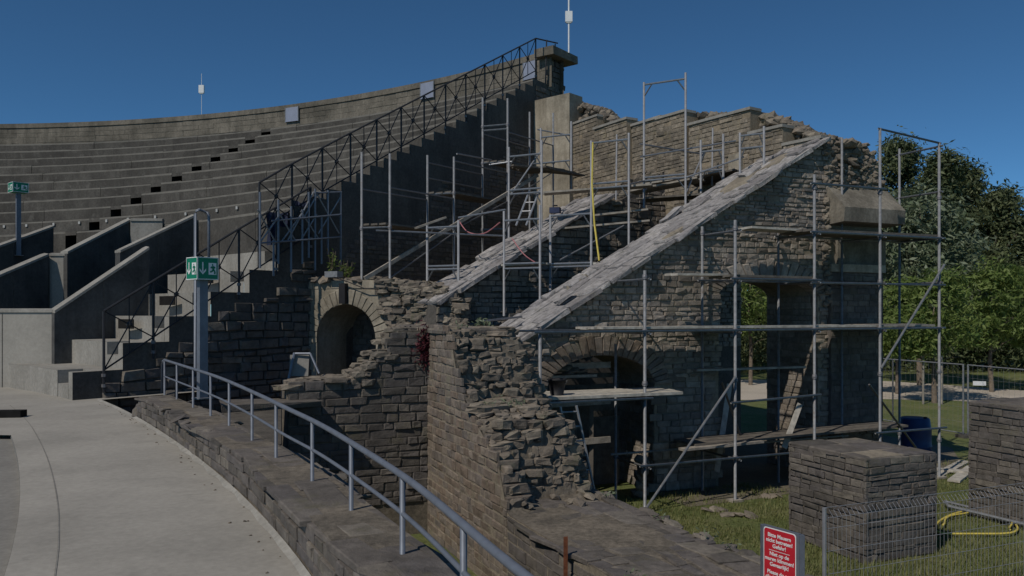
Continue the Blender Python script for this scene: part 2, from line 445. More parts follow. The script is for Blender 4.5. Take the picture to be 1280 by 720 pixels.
# part further along, in front of the stairs and to the left
far = [l for l in ls if eat(l).y > 13.4]
for i, (a, b) in enumerate(zip(far, far[1:])):
    ka, kb = i / len(far), (i + 1) / len(far)
    mb.add([eat(a, -1.95, WZ), eat(b, -1.95, WZ), V3((-30, 15 + 12 * kb, WZ)), V3((-30, 15 + 12 * ka, WZ))], [(0, 1, 2, 3)], .5)
mb.add([eat(EL[-1], 0, WZ), eat(EL[-1], -1.95, WZ), V3((-30, 27, WZ)), V3((-30, 36, WZ)), V3((-7.4, 19.2, WZ))], [(0, 1, 2, 3, 4)], .5)
# edge thickness on the passage side
vs = [eat(l, .0, WZ - d) for l in ls for d in (0, 2.3)]
mb.add(vs, [(2 * i, 2 * i + 1, 2 * i + 3, 2 * i + 2) for i in range(nl - 1)], .5)
tag(mb.build('walkway', M['walk']), kind='structure')
# pale kerb line along the wall foot and kerb on the arena side
mb = MB()
for a, b in zip(ls, ls[1:]):
    wob = .02 * math.sin(a * 7)
    mb.add([eat(a, -.05 - wob, WZ + .004), eat(b, -.05 - .02 * math.sin(b * 7), WZ + .004), eat(b, .0, WZ + .035), eat(a, .0, WZ + .035)], [(0, 1, 2, 3)], .5)
tag(mb.build('mortar_fillet_path_edge', M['concrete']), kind='structure')
mb = MB()
vs = [eat(l, o, z) for l in ls for o, z in ((-1.951, WZ), (-1.952, WZ - .07), (-2.6, WZ - .08), (-9, WZ - .1))]
mb.add(vs, [(i * 4 + k, i * 4 + k + 1, i * 4 + k + 5, i * 4 + k + 4) for i in range(nl - 1) if eat(ls[i]).y < 13.7 for k in range(3)], .5)
tag(mb.build('arena_ground', M['apron']), kind='structure')
mb = MB(); box(mb, V3((-9.35, 14.45, WZ + .06)), 1.0, .25, .12, V3((.9, .1, 0)), tone=.5)  # solid box, coloured near-black for the shade in a slot
tag(mb.build('drain_box', M['dark']), 'dark low drain slot box at the arena side of the walkway', 'drain')

mb = MB()
for a, b in zip(ls, ls[1:]):
    mb.add([eat(a, -1.62, WZ + .004), eat(b, -1.62, WZ + .004), eat(b, -1.632, WZ + .004), eat(a, -1.632, WZ + .004)], [(0, 1, 2, 3)], .5)
tag(mb.build('walkway_joint_lines', M['apron']), kind='structure')
mb = MB()
for i in range(70):
    l = rnd.uniform(6, EL[-1] - 1); o_ = rnd.choice((-.06 - abs(rnd.gauss(0, .12)), -1.9 + abs(rnd.gauss(0, .15)), rnd.uniform(-1.9, -.1)) if i % 60 == 0 else (-.06 - abs(rnd.gauss(0, .1)),))
    k = rnd.uniform(.004, .014); lump(mb, eat(l, o_, WZ + .004), k * 1.4, k, k * .6)
tag(mb.build('gravel', M['rubble']), 'loose grit and small stones along the edge of the walkway', 'gravel', kind='stuff')
WT = WZ + .40
lowwall = thing('low_stone_wall', eat(LW * .6, .35, WZ), 'low curved dark stone wall between the concrete walkway and the sunken passage', 'wall')
mb = MB()
lw = frange(0, LW, 60)
vs = [eat(l, o, z) for l in lw for o, z in ((.02, WZ - .05), (.05, WT - .02), (.56, WT - .02), (.58, G))]
n = len(lw)
fs = [(i * 4 + k, i * 4 + k + 1, i * 4 + k + 5, i * 4 + k + 4) for i in range(n - 1) for k in range(3)] + [(0, 1, 2, 3), tuple((n - 1) * 4 + k for k in range(4))]
mb.add(vs, fs, .5); mb.build('wall_core', M['core_mortar'], lowwall)
mb = MB()
courses(mb, lambda u, v: eat(u, .03, v), lambda u, v: -enorm(u), 4, LW, WZ + .02, WT - .05, None, (.1, .17), (.16, .5), .022, .018, .012)
courses(mb, lambda u, v: eat(u, .58, v), lambda u, v: enorm(u), 4, LW, -3.2, WT - .08, None, (.12, .2), (.2, .42), .03, .02, .014)
mb.build('wall_facing', M['stone_dark'], lowwall)
mb = MB()
courses(mb, lambda u, v: eat(u, v, WT - .03 + .012 * math.sin(u * 3)), lambda u, v: V3((0, 0, 1)), 3, LW, -.01, .6, None, (.2, .34), (.25, .7), .014, .01, .05)
for i in range(24):
    l = rnd.uniform(5, LW); lump(mb, eat(l, rnd.choice((0.0, .03, .58)), WT - .02), rnd.uniform(.06, .14), rnd.uniform(.05, .1), rnd.uniform(.015, .025))
for i in range(26):
    l = LW + rnd.uniform(-.3, .25); lump(mb, eat(l, rnd.uniform(0, .7), rnd.uniform(WZ - .3, WT - .05)) + V3((-.05, .12, 0)) * 2, .16, .12, .09)
mb.build('wall_top_stones', M['stone_dark'], lowwall)

# railing on the low wall
rail = thing('guard_railing', eat(LW * .6, .4, WT), 'blue grey steel guard railing with two rails along the low curved wall', 'railing')
rbase = catmull([V3((.95, .6, .46)), V3((.6, 1.9, .46)), V3((.06, 3.12, .46)), V3((-.53, 4.66, .47)), V3((-1.05, 5.77, .49)), V3((-1.675, 6.98, .52)), V3((-2.27, 7.98, .55)), V3((-2.96, 9.26, .555)), V3((-4.15, 11.3, .58)), V3((-5.45, 13.3, .6)), V3((-6.45, 14.85, .61))], 10)
for _ in range(8): rbase = [rbase[0]] + [(a + b * 2 + c) / 4 for a, b, c in zip(rbase, rbase[1:], rbase[2:])] + [rbase[-1]]
rp3 = lambda p, k, dz=0.: V3((p.x, p.y, WT + p.z * k + dz))
tipd = (rbase[-1] - rbase[-3]).normalized(); e_ = rbase[-1]
mb = MB(); tube(mb, [rp3(p, 1) for p in rbase] + [rp3(e_ + tipd * .16, 1, -.03), rp3(e_ + tipd * .24, 1, -.12), rp3(e_ + tipd * .27, 0, -.02)], .022, 10); mb.build('top_rail', M['steel_blue'], rail, True)
mb = MB(); tube(mb, [rp3(p, .5) for p in rbase], .015, 8); mb.build('middle_rail', M['steel_blue'], rail, True)
acc = 1.2
for a_, b_ in zip(reversed(rbase), list(reversed(rbase))[1:]):
    acc += (b_ - a_).length
    if acc >= 1.2:
        acc = 0.; mb = MB(); tube(mb, [rp3(a_, 0, -.04), rp3(a_, 1)], .018, 8); mb.build('post', M['steel_blue'], rail, True)

# ------------------------------------------------------------------ the seating (cavea)
C0 = V3((-9.45, 17.2, 0)); CD = V3((.602, .799, 0)).normalized(); CN = V3((CD.y, -CD.x, 0))
def cpt(s, z=0., off=0.): q = C0 + CD * s + CN * off; return V3((q.x, q.y, z))
def crad(s): return (cpt(s) - K).length
def cang(r):
    """angle about K where the circle of radius r meets the cut"""
    d = C0 - K; b = d.dot(CD); c = d.dot(d) - r * r
    s = -b + math.sqrt(b * b - c); q = cpt(s) - K
    return math.atan2(q.y, q.x)
def kp(r, a, z): return V3((K.x + r * math.cos(a), K.y + r * math.sin(a), z))
cs = lambda px: (-( -(px - HX) / F) * 17.2 + 9.45) / (.602 - (px - HX) / F * .799)
cavea = thing('seating_stand', cpt(0, WZ), 'huge weathered concrete amphitheatre seating stand rising behind the scaffolds', 'grandstand')
rows_low = [(1.1 * k, -1.3 + .6 * k) for k in range(6)]
rows_up = [(5.85 + 1.125 * j, 2.9 + .61 * j) for j in range(11)]
rows = rows_low + rows_up
STAIR = R(66.5)        # second flight of half steps with dark openings
def sweep(mb, prof, a0, a1, n, tone=.5):
    vs = []
    for i in range(n + 1):
        a = a0 + (a1 - a0) * i / n
        for r, z in prof: vs.append(kp(r, a, z))
    m = len(prof)
    mb.add(vs, [(i * m + k, i * m + k + 1, (i + 1) * m + k + 1, (i + 1) * m + k) for i in range(n) for k in range(m - 1)], tone)
for i, (s, z) in enumerate(rows):
    low = i < 6
    zprev = WZ if i == 0 else rows[i - 1][1]
    snext = rows[i + 1][0] if i + 1 < len(rows) else s + 1.3
    r0, r1 = crad(s), crad(snext) + .02
    a0 = cang(r0); a1 = R(52.5) if low else R(128)
    mb = MB()
    a0e = cang(r1)
    ak, an = a0 + .3 / r0, a0 + 1.05 / r0
    segs = [(a0, a1)] if not low else [(a0, ak), (an, a1)]
    # riser with a deep dark opening of the stair flight
    half = .29 / r0
    if not low:
        ac = STAIR - R(1.2) * max(0., (38.5 - r0) / 4)
        segs = [(a0, ac - half), (ac + half, a1)]
        zb = zprev + .14; zt = z - .14
        for (p0, p1) in (((r0, zprev), (r0, zb)), ((r0, zt), (r0, z))):
            sweep(mb, [p0, p1], ac - half, ac + half, 2)
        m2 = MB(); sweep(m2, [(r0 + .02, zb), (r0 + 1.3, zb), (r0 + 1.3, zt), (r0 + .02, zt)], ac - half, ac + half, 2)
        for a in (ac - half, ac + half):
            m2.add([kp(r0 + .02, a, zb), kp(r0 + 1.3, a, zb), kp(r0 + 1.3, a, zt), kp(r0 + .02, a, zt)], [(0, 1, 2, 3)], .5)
        m2.build('vent_shade', M['dark'], cavea)  # recess lining coloured near-black to deepen its shade
    lip = 0.
    for (b0, b1) in segs:
        a_ = b0
        while a_ < b1 - 1e-4:
            e_ = min(b1, a_ + rnd.uniform(1.1, 2.6) / r0); dr = jit(.012)
            nn = max(1, int((e_ - a_) / R(1.5)))
            tn = rnd.uniform(.1, .6)
            sweep(mb, [(r0 + dr, zprev - .01), (r0 + dr, z - .065)], a_, e_, nn, tn)
            sweep(mb, [(r0 + dr, z - .065), (r0 + dr, z + (0 if low else jit(.012)))], a_, e_, nn, .95)
            a_ = e_
    if low:
        zh = (zprev + z) / 2; rn = r0 + .52
        sweep(mb, [(r0, zprev - .01), (r0, zh), (rn, zh), (rn, z)], ak, an, 3)
        for a in (ak, an): mb.add([kp(r0, a, zh), kp(rn, a, zh), kp(rn, a, z), kp(r0, a, z)], [(0, 1, 2, 3)], .5)
        mb.add([kp(r0, a0, z), kp(r0, ak, z), kp(r1, ak, z), kp(r1, a0e, z)], [(0, 1, 2, 3)], .5)
        sweep(mb, [(rn, z), (r1, z)], ak, an, 3); sweep(mb, [(r0, z), (r1, z)], an, a1, 6)
        mb.build('seat_row', M['concrete'], cavea); continue
    # tread, ends on the cut line
    nn = max(4, int((a1 - a0) / R(1.5))); vs = []
    for k in range(nn + 1):
        t = k / nn
        vs += [kp(r0 - lip, a0 + (a1 - a0) * t, z), kp(r1, a0e + (a1 - a0e) * t, z)]
    mb.add(vs, [(2 * k, 2 * k + 1, 2 * k + 3, 2 * k + 2) for k in range(nn)], .5)
    mb.build('seat_row', M['concrete'] if low else M['seat'], cavea)
    # steps and cheeks of the flight along the cut
    if i < 16 and i not in (6,):
        zh = (zprev + z) / 2 if low else zprev + (z - zprev) * .5
        tang = V3((-CN.x, -CN.y, 0))
        ch = .14
        mb = MB()
        for o0, o1, zz, dep in (((.0, ch, z, .62), (ch, ch + .75, zh, .5)) if low else ((.0, .8, zh, .56),)):
            c = cpt(s - dep / 2, (zprev + zz) / 2, -(o0 + o1) / 2)
            box(mb, c, dep, o1 - o0 - .004, zz - zprev - .004, CD, tone=.5)
        mb.build('half_step', M['concrete'] if low else M['seat'], cavea)
# flat near-black plates painted as the shaded openings of the lower flight
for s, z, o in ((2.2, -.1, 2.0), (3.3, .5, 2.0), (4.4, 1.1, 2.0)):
    mb = MB(); box(mb, cpt(s - .004, z - .2, -o), .02, .75, .24, CD, tone=.5); mb.build('vent_shade', M['dark'], cavea)
# rim wall
sr = rows[-1][0] + 1.0
rr = crad(sr); rimz = 10.35
mb = MB(); a0 = cang(rr); nn = 60; a1 = R(128)
prof = [(rr, rows[-1][1] - .1), (rr, rimz - .25), (rr - .06, rimz - .24), (rr - .06, rimz), (rr + .75, rimz), (rr + .75, 2)]
sweep(mb, prof, a0 - R(.2), a1, nn); mb.build('rim_wall', M['rim'], cavea)
mb = MB()
courses(mb, lambda u, v: kp(rr - .002, a0 + u / rr, v), lambda u, v: -(kp(1, a0 + u / rr, 0) - K).normalized(), 0, 60, rows[-1][1], rimz - .26, None, (.2, .34), (.6, 1.4), .012, .014, .01)
mb.build('rim_facing', M['rim'], cavea)
mb = MB(); c = cpt(sr + .55, rimz - .13, .0); box(mb, c, 1.75, .9, .34, CD, tone=.4, j=.03); mb.build('rim_cap_stone', M['rim'], cavea)
# end wall on the cut: smooth above, rough stone under the lower flight
def ctop(s):
    z = rows[0][1]
    for a, b in rows:
        k_ = rows.index((a, b)); pb = WZ if k_ == 0 else rows[k_ - 1][1]
        if k_ < 6:
            if s >= a: z = b
        else:
            if s >= a - .56: z = (pb + b) / 2
            if s >= a: z = b
    if s < rows[0][0]: z = WZ
    if s > sr: z = rimz - .1
    return z
pc = Plane(C0.x, C0.y, math.degrees(math.atan2(CD.y, CD.x)))
br = sorted(set([-.62, sr, sr + .9] + [a for a, b in rows[:6]] + [a - .56 for a, b in rows[6:]] + [a for a, b in rows[6:]]))
mb = MB(); ts = []
for a, b in zip(br, br[1:]):
    ts.append((a, b))
for a, b in ts:
    z = ctop((a + b) / 2)
    vs = [cpt(a, G, .0), cpt(b, G, .0), cpt(b, z - .004), cpt(a, z - .004)]
    mb.add(vs, [(0, 1, 2, 3)], .5)
e = sr + .9
mb.add([cpt(e, G), cpt(e, rimz - .1), cpt(e, rimz - .1, -3), cpt(e, G, -3)], [(0, 1, 2, 3)], .5)
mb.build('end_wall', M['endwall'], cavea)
mb = MB()
def slope_lo(s): return -1.0 + .545 * s
courses(mb, lambda u, v: cpt(u, v), lambda u, v: CN, .6, 6.5, -3.4, 2.0, lambda u, v: v < slope_lo(u) - 1.1 + .2 * math.sin(u * 2.2), (.13, .26), (.25, .7), .085, .03, .03, .05)
mb.build('rough_stone_base', M['stone_dark'], cavea)
mb = MB()
courses(mb, lambda u, v: cpt(u, v), lambda u, v: CN, 7., 18.9, .6, 7.5, lambda u, v: v < slope_lo(u) - 1.6 + .4 * math.sin(u * 1.7), (.1, .16), (.25, .55), .022, .02, .012, .05)
courses(mb, lambda u, v: cpt(u, v), lambda u, v: CN, 17.2, sr + .85, 5.5, rimz - .25, lambda u, v: v < ctop(u) - .3, (.14, .24), (.25, .5), .04, .02, .02, .05)
for k in range(24):
    lump(mb, cpt(sr + .9 + jit(.05), rnd.uniform(7.6, rimz - .4), -rnd.uniform(0, .2)), .16, .14, .12)
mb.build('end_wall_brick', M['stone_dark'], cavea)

# concrete parapets of the entrance stairs on the left
def parapet(p0, p1, z0, z1, th, label, zb=WZ, wm='parapet', grp='concrete parapets of the entrance stairs'):  # wm: shade-darkened colour for sloping sides, paler concrete for sunlit faces
    t = thing('concrete_parapet', V3((p0.x, p0.y, zb)), label, 'parapet', grp)
    d = (V3((p1.x, p1.y, 0)) - V3((p0.x, p0.y, 0))); L = d.length; d.normalize(); nn = V3((-d.y, d.x, 0))
    mb = MB(); n = 8; vs = []
    zs = [z0 + (z1 - z0) * i / n for i in range(n + 1)]
    for i in range(n + 1):
        q = V3((p0.x, p0.y, 0)) + d * L * i / n
        for o, z in ((0, zb), (0, zs[i]), (th, zs[i]), (th, zb)): a = q + nn * o; vs.append(V3((a.x, a.y, z)))
    fs = [(i * 4 + k, i * 4 + 4 + k, i * 4 + 4 + (k + 1) % 4, i * 4 + (k + 1) % 4) for i in range(n) for k in range(3)]
    fs += [(0, 1, 2, 3), tuple(n * 4 + k for k in range(4))]
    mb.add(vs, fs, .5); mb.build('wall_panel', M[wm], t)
    mb = MB()
    pts = [V3((p0.x, p0.y, z0 + .03)) + nn * th / 2 + d * L * i / n + V3((0, 0, zs[i] - z0)) for i in range(n + 1)]
    vs = []
    for q in pts:
        for o, h in ((-th / 2 - .035, -.04), (-th / 2 - .03, .03), (0, .06), (th / 2 + .03, .03), (th / 2 + .035, -.04)): vs.append(q + nn * o + V3((0, 0, h)))
    mb.add(vs, [(i * 5 + k, i * 5 + 5 + k, i * 5 + 6 + k, i * 5 + 1 + k) for i in range(n) for k in range(4)] + [(0, 1, 2, 3, 4), tuple(n * 5 + k for k in range(5))], .5)
    mb.build('coping', M['concrete'], t)
    for i in range(1, int(L / 1.0)):
        k_ = i / int(L / 1.0); q = V3((p0.x, p0.y, 0)) + d * L * k_; zt_ = z0 + (z1 - z0) * k_ - .04
        mb = MB(); box(mb, V3((q.x, q.y, (zb + zt_) / 2)) - nn * .002, .018, .01, zt_ - zb, d, tone=.5); mb.build('panel_joint', M['mortar_dark'], t)
    return t
q = lambda px, Y: V3(((px - HX) / F * Y, Y, 0))
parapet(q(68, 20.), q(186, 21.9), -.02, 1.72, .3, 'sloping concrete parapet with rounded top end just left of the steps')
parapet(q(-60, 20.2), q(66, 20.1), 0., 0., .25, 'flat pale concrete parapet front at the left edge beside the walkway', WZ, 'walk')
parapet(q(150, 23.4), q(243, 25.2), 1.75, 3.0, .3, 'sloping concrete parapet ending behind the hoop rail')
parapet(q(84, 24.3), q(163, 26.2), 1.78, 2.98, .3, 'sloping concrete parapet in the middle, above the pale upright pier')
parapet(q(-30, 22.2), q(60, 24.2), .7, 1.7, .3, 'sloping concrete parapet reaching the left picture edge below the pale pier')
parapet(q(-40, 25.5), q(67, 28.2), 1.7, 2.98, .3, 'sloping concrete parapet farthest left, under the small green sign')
parapet(q(62, 24.35), q(85, 24.4), 1.72, 1.72, .3, 'short upright pale pier joining two sloping parapets', WZ, 'walk')
parapet(q(163, 26.1), q(203, 26.3), 2.98, 3.0, .3, 'pale flat parapet face between the two upper sloping parapets', WZ, 'concrete')

# ------------------------------------------------------------------ stair balustrades (black steel, crossed braces)
def balustrade(label, pts, n, hgt, off, drop):
    """pts: (s, z of the top rail); n bays"""
    s0, s1 = pts[0][0], pts[-1][0]
    t = thing('stair_balustrade', cpt(s0, pts[0][1] - hgt, off), label, 'railing', 'black braced balustrades of the stand')
    zt = lambda s: lerp_prof(pts, s)
    mb = MB(); tube(mb, [cpt(s, zt(s), off) for s in frange(s0, s1, 14)], .028, 6); mb.build('top_rail', M['black_steel'], t)
    mb = MB(); tube(mb, [cpt(s, zt(s) - hgt, off) for s in frange(s0, s1, 14)], .02, 6); mb.build('bottom_rail', M['black_steel'], t)
    ss = frange(s0, s1, n)
    for s in ss:
        mb = MB(); tube(mb, [cpt(s, zt(s) - hgt - drop, off), cpt(s, zt(s), off)], .03, 6)
        o = mb.build('post', M['black_steel'], t)
        for k in (.12, .35):
            m2 = MB(); tube(m2, [cpt(s, zt(s) - hgt - drop + k, off), cpt(s, zt(s) - hgt - drop + k + .07, off)], .05, 6); m2.build('collar', M['coupler'], o)
    for a, b in zip(ss, ss[1:]):
        m_ = (a + b) / 2; zc = (zt(a) + zt(b)) / 2 - hgt / 2
        mb = MB(); tube(mb, [cpt(m_, zt(m_) - hgt, off), cpt(m_, zt(m_), off)], .014, 5); mb.build('middle_post', M['black_steel'], t)
        for p0, p1 in (((a, zt(a)), (b, zt(b) - hgt)), ((a, zt(a) - hgt), (b, zt(b)))):
            mb = MB(); tube(mb, [cpt(p0[0], p0[1], off), cpt(p1[0], p1[1], off)], .016, 5); mb.build('brace', M['black_steel'], t)
        mb = MB(); lump(mb, cpt(m_, zc, off), .06, .06, .06, .5); mb.build('hub', M['black_steel'], t)
balustrade('black braced balustrade down the lower steps behind the green exit sign', [(.62, 0.02), (4.05, 2.13), (6.3, 3.46)], 5, 1.3, .1, .5)
balustrade('long black braced balustrade climbing the upper seating to the rim', [(4.74, 3.4), (5.67, 3.98), (7.68, 5.15), (17.3, 10.62)], 12, 1.25, -.05, .6)
pr_ = thing('landing_rail', cpt(17.3, 9.4), 'short black rail from the balustrade top to the rim stone', 'railing')
mb = MB(); tube(mb, [cpt(17.3, 10.62, -.05), cpt(18.6, 10.75, .1)], .028, 6); mb.build('top_rail', M['black_steel'], pr_)
for s in (17.9, 18.5):
    mb = MB(); tube(mb, [cpt(s, 9.0, 0), cpt(s, 10.7, .05)], .03, 6); mb.build('post', M['black_steel'], pr_)

# ------------------------------------------------------------------ main buttress wall
U = V3((math.cos(R(23)), math.sin(R(23)), 0)); VV = V3((-U.y, U.x, 0))
pw = Plane(2.22, 18.13, 23.)
WTH = 1.9
topw = [pw.tz(*c) for c in ((622, 447), (1030, 177), (1046, 172), (1066, 176), (1085, 184), (1095, 204), (1099, 232))]
t_end = pw.t(1099)
def ell(t, tc, hw, zs, rise):
    x = (t - tc) / hw
    return zs + rise * math.sqrt(max(0, 1 - x * x)) if abs(x) < 1 else None
def arch_def(pxl, pxr, pyt, pys):
    tl, tr = pw.t(pxl), pw.t(pxr); tc = (tl + tr) / 2
    zt = (HY - pyt) / F * (pw.o.y + pw.d.y * tc); zs = (HY - pys) / F * (pw.o.y + pw.d.y * tc)
    return (tc, (tr - tl) / 2, zs, zt - zs)
A1 = arch_def(684, 818, 444, 486); A2 = arch_def(898, 1022, 346, 370)
def wbot(t):
    for a in (A1, A2):
        e = ell(t, *a)
        if e is not None: return e
    return G - .1
ts = set(frange(topw[0][0], t_end, 60))
for tc, hw, zs, ri in (A1, A2):
    ts |= {tc - hw - 1e-3, tc + hw + 1e-3, tc - hw + 1e-3, tc + hw - 1e-3} | {tc + hw * math.cos(R(a)) for a in range(6, 180, 8)}
ts |= {t for t, z in topw}
ts = sorted(ts)
butt = thing('buttress_wall', pw.p(2, G), 'sunlit stone buttress wall with slanting coping and two arches behind the front scaffold', 'wall')
mb = MB(); slab(mb, pw, ts, lambda t: lerp_prof(topw, t), wbot, WTH); mb.build('wall_core', M['mortar'], butt)
def out_arch(t, z, grow=.42):
    for tc, hw, zs, ri in (A1, A2):
        if abs(t - tc) < hw and z < zs: return False
        x, y = (t - tc) / (hw + grow), (z - zs) / (ri + grow)
        if y >= -.0 and x * x + y * y < 1: return False
    return True
tpil = pw.t(1036)
def test_w(t, z):
    if z > lerp_prof(topw, t) - .06: return False
    if t > tpil and z < pw.z(1060, 240): return False
    return out_arch(t, z)
fm = lambda u, v: pw.p(u, v); nm = lambda u, v: pw.n
mb = MB()
courses(mb, fm, nm, topw[0][0], t_end, G, 4.6, lambda t, z: test_w(t, z) and z > -1.5, (.085, .165), (.12, .38), .042, .022, .02, .02)
courses(mb, fm, nm, topw[0][0], t_end, G, -1.42, lambda t, z: test_w(t, z), (.14, .22), (.2, .5), .035, .022, .018)
# reveals of the two arches: right hand jambs face us
for tc, hw, zs, ri in (A1, A2):
    tj = tc + hw
    courses(mb, lambda u, v: pw.p(tj, v, -u), lambda u, v: -pw.d, 0.02, WTH, G, zs, None, (.13, .2), (.2, .45), .02, .02, .012)
    tj2 = tc - hw
    courses(mb, lambda u, v: pw.p(tj2, v, -u), lambda u, v: pw.d, 0.02, WTH, G, zs, None, (.13, .2), (.2, .45), .02, .02, .012)
mb.build('wall_facing', M['stone'], butt)
def voussoirs(name, pl, arch, d, parent, mat, n, a0=0, a1=180, depth=.35, prot=.05, off=0.):
    tc, hw, zs, ri = arch
    mb = MB()
    for i in range(n):
        q = []
        aa = R(a0 + (a1 - a0) * (i + .05) / n); ab = R(a0 + (a1 - a0) * (i + .95) / n)
        dd = d * rnd.uniform(.88, 1.12)
        for a, k in ((aa, 0), (aa, dd), (ab, dd), (ab, 0)):
            q.append(pl.p(tc + (hw + k) * math.cos(a), zs + (ri + k) * math.sin(a), off))
        stone_quad(mb, q, pl.n, prot * rnd.uniform(.6, 1.4), None, .1)
        # soffit face of each voussoir
        q2 = [pl.p(tc + (hw) * math.cos(a), zs + (ri) * math.sin(a), k) for a, k in ((aa, 0), (ab, 0), (ab, -depth), (aa, -depth))]
        mb.add(q2, [(0, 1, 2, 3)])
    return mb.build(name, mat, parent)
voussoirs('arch_ring', pw, A1, .44, butt, M['stone_warm'], 25, 2, 172)
voussoirs('arch_ring', pw, A2, .42, butt, M['stone'], 23, 0, 180)
# coping slabs on the slope
def coping(pl, t0, z0, t1, z1, th, parent, over=.1, prot=.055, lift=.0, name='coping'):
    a, b = pl.p(t0, z0), pl.p(t1, z1)
    sd = (b - a).normalized(); L = (b - a).length; bk = -pl.n; nn = sd.cross(bk).normalized()
    if nn.z < 0: nn = -nn
    mb = MB()
    c = (a + b) / 2 + bk * (th / 2) + nn * (.03 + lift)
    box(mb, c, L, th + .06, .09, sd, bk, nn, .3)
    fmap = lambda u, v: a + sd * u + bk * v + nn * (.075 + lift + .015 * math.sin(u * 2.1 + v))
    courses(mb, fmap, lambda u, v: (nn + sd * jit(.03) + bk * jit(.03)).normalized(), 0, L, -over, th + over, None, (.26, .55), (.3, .85), prot, .024, .1, .05)
    # ragged front slabs jutting over the face
    u = 0
    while u < L:
        w_ = min(rnd.uniform(.3, .9), L - u + .02); o_ = rnd.uniform(.0, over * 1.6)
        box(mb, a + sd * (u + w_ / 2) - bk * (o_ / 2) + nn * (.05 + lift), w_ - .02, .3 + o_, .09, sd, bk, nn, None, .02)
        u += w_
    mb.build(name, M['slate'], parent)
coping(pw, pw.t(628), pw.z(628, 443), pw.t(1030), pw.z(1030, 177), WTH, butt, .12)
a_, b_ = pw.p(pw.t(628), pw.z(628, 443)), pw.p(pw.t(1030), pw.z(1030, 177))
sd_ = (b_ - a_).normalized(); L_ = (b_ - a_).length; nn_ = sd_.cross(-pw.n).normalized(); nn_ = nn_ if nn_.z > 0 else -nn_
mb = MB()
for u0, v0, du, dv in ((L_ * .8, .95, 1.9, 1.0), (L_ * .88, .6, 1.2, .8), (L_ * .5, .12, .7, .4), (L_ * .3, 1.5, .9, .5)):
    n_ = 14; c_ = a_ + sd_ * u0 - pw.n * v0 + nn_ * .15
    ring = [c_ + sd_ * (du / 2 * math.cos(6.283 * k / n_) * rnd.uniform(.75, 1.15)) - pw.n * (dv / 2 * math.sin(6.283 * k / n_) * rnd.uniform(.7, 1.15)) for k in range(n_)]
    mb.add([q_ - nn_ * .09 for q_ in ring] + [q_.lerp(c_, .12) + nn_ * jit(.012) for q_ in ring] + [c_ + nn_ * .02], [(k, (k + 1) % n_, n_ + (k + 1) % n_, n_ + k) for k in range(n_)] + [(n_ + k, n_ + (k + 1) % n_, 2 * n_) for k in range(n_)], .5)
mb.build('mortar_patches', M['mortar'], butt)
mb = MB()
for u0, v0 in ((.83, .9), (.62, 1.7), (.2, .4)):
    box(mb, a_ + sd_ * L_ * u0 - pw.n * v0 + nn_ * .2, rnd.uniform(.3, .6), rnd.uniform(.2, .4), .06, (sd_ + V3((jit(.25), jit(.25), 0))).normalized(), None, nn_, None, .03)
mb.build('loose_slabs', M['slate'], butt)
# rubble above the cornice
mb = MB()
for i in range(330):
    t = rnd.uniform(pw.t(1030), t_end - .05); z0 = pw.z(1060, 240); z1 = lerp_prof(topw, t)
    if rnd.random() < .3: lump(mb, pw.p(t, z1 + jit(.04), -rnd.uniform(0, WTH)), rnd.uniform(.08, .2), rnd.uniform(.08, .16), rnd.uniform(.05, .1))
    else:
        z = rnd.uniform(z0, z1); lump(mb, pw.p(t, z, rnd.uniform(-.04, .04)), rnd.uniform(.06, .15), .09, rnd.uniform(.04, .08))
for i in range(60):
    lump(mb, pw.p(t_end + jit(.05), rnd.uniform(pw.z(1060, 240), lerp_prof(topw, t_end) + .1), -rnd.uniform(0, WTH)), .15, .13, .1)
mb.build('rubble_crest', M['rubble'], butt)
# pilaster, recess and cornice block at the outer end
ta, tb = pw.t(1034), t_end
za, zb = pw.z(1065, 335), pw.z(1065, 240)
mb = MB(); slab(mb, pw, [ta, tb], lambda t: za - .12, lambda t: G, .3, .12)
courses(mb, lambda u, v: pw.p(u, v, .12), nm, ta, tb, G, za - .14, None, (.13, .19), (.22, .5), .016, .016, .008)
mb.build('pilaster', M['stone_dark'], butt)
mb = MB(); slab(mb, pw, [ta - .05, tb + .02], lambda t: za + .08, lambda t: za - .12, .4, .2); mb.build('band_course', M['plaster'], butt)
mb = MB()
slab(mb, pw, [ta + .28, tb + .15], lambda t: pw.z(1065, 290), lambda t: za + .08, .3, .08)
mb.build('frieze_block', M['cornice'], butt)
mb = MB()
# cornice: sloped top, projecting fascia
x0, x1 = ta - .04, tb + .24
prof = [(.0, pw.z(1065, 283)), (.6, pw.z(1065, 281)), (.63, pw.z(1065, 264)), (.05, pw.z(1065, 236)), (-.25, pw.z(1065, 236))]
vs = [pw.p(x, z, o) for x in (x0, x1) for o, z in prof]
mb.add(vs, [(k, (k + 1) % 5, 5 + (k + 1) % 5, 5 + k) for k in range(5)] + [(0, 1, 2, 3, 4), (5, 6, 7, 8, 9)], .5)
mb.build('cornice_block', M['cornice'], butt)
mb = MB()
for i in range(46):
    z = rnd.uniform(za - 1.2, pw.z(1036, 250)); lump(mb, pw.p(ta - .06 + jit(.06), z, .06), .1, .08, .07, rnd.uniform(.2, .4))
mb.build('toothing_stones', M['rubble'], butt)

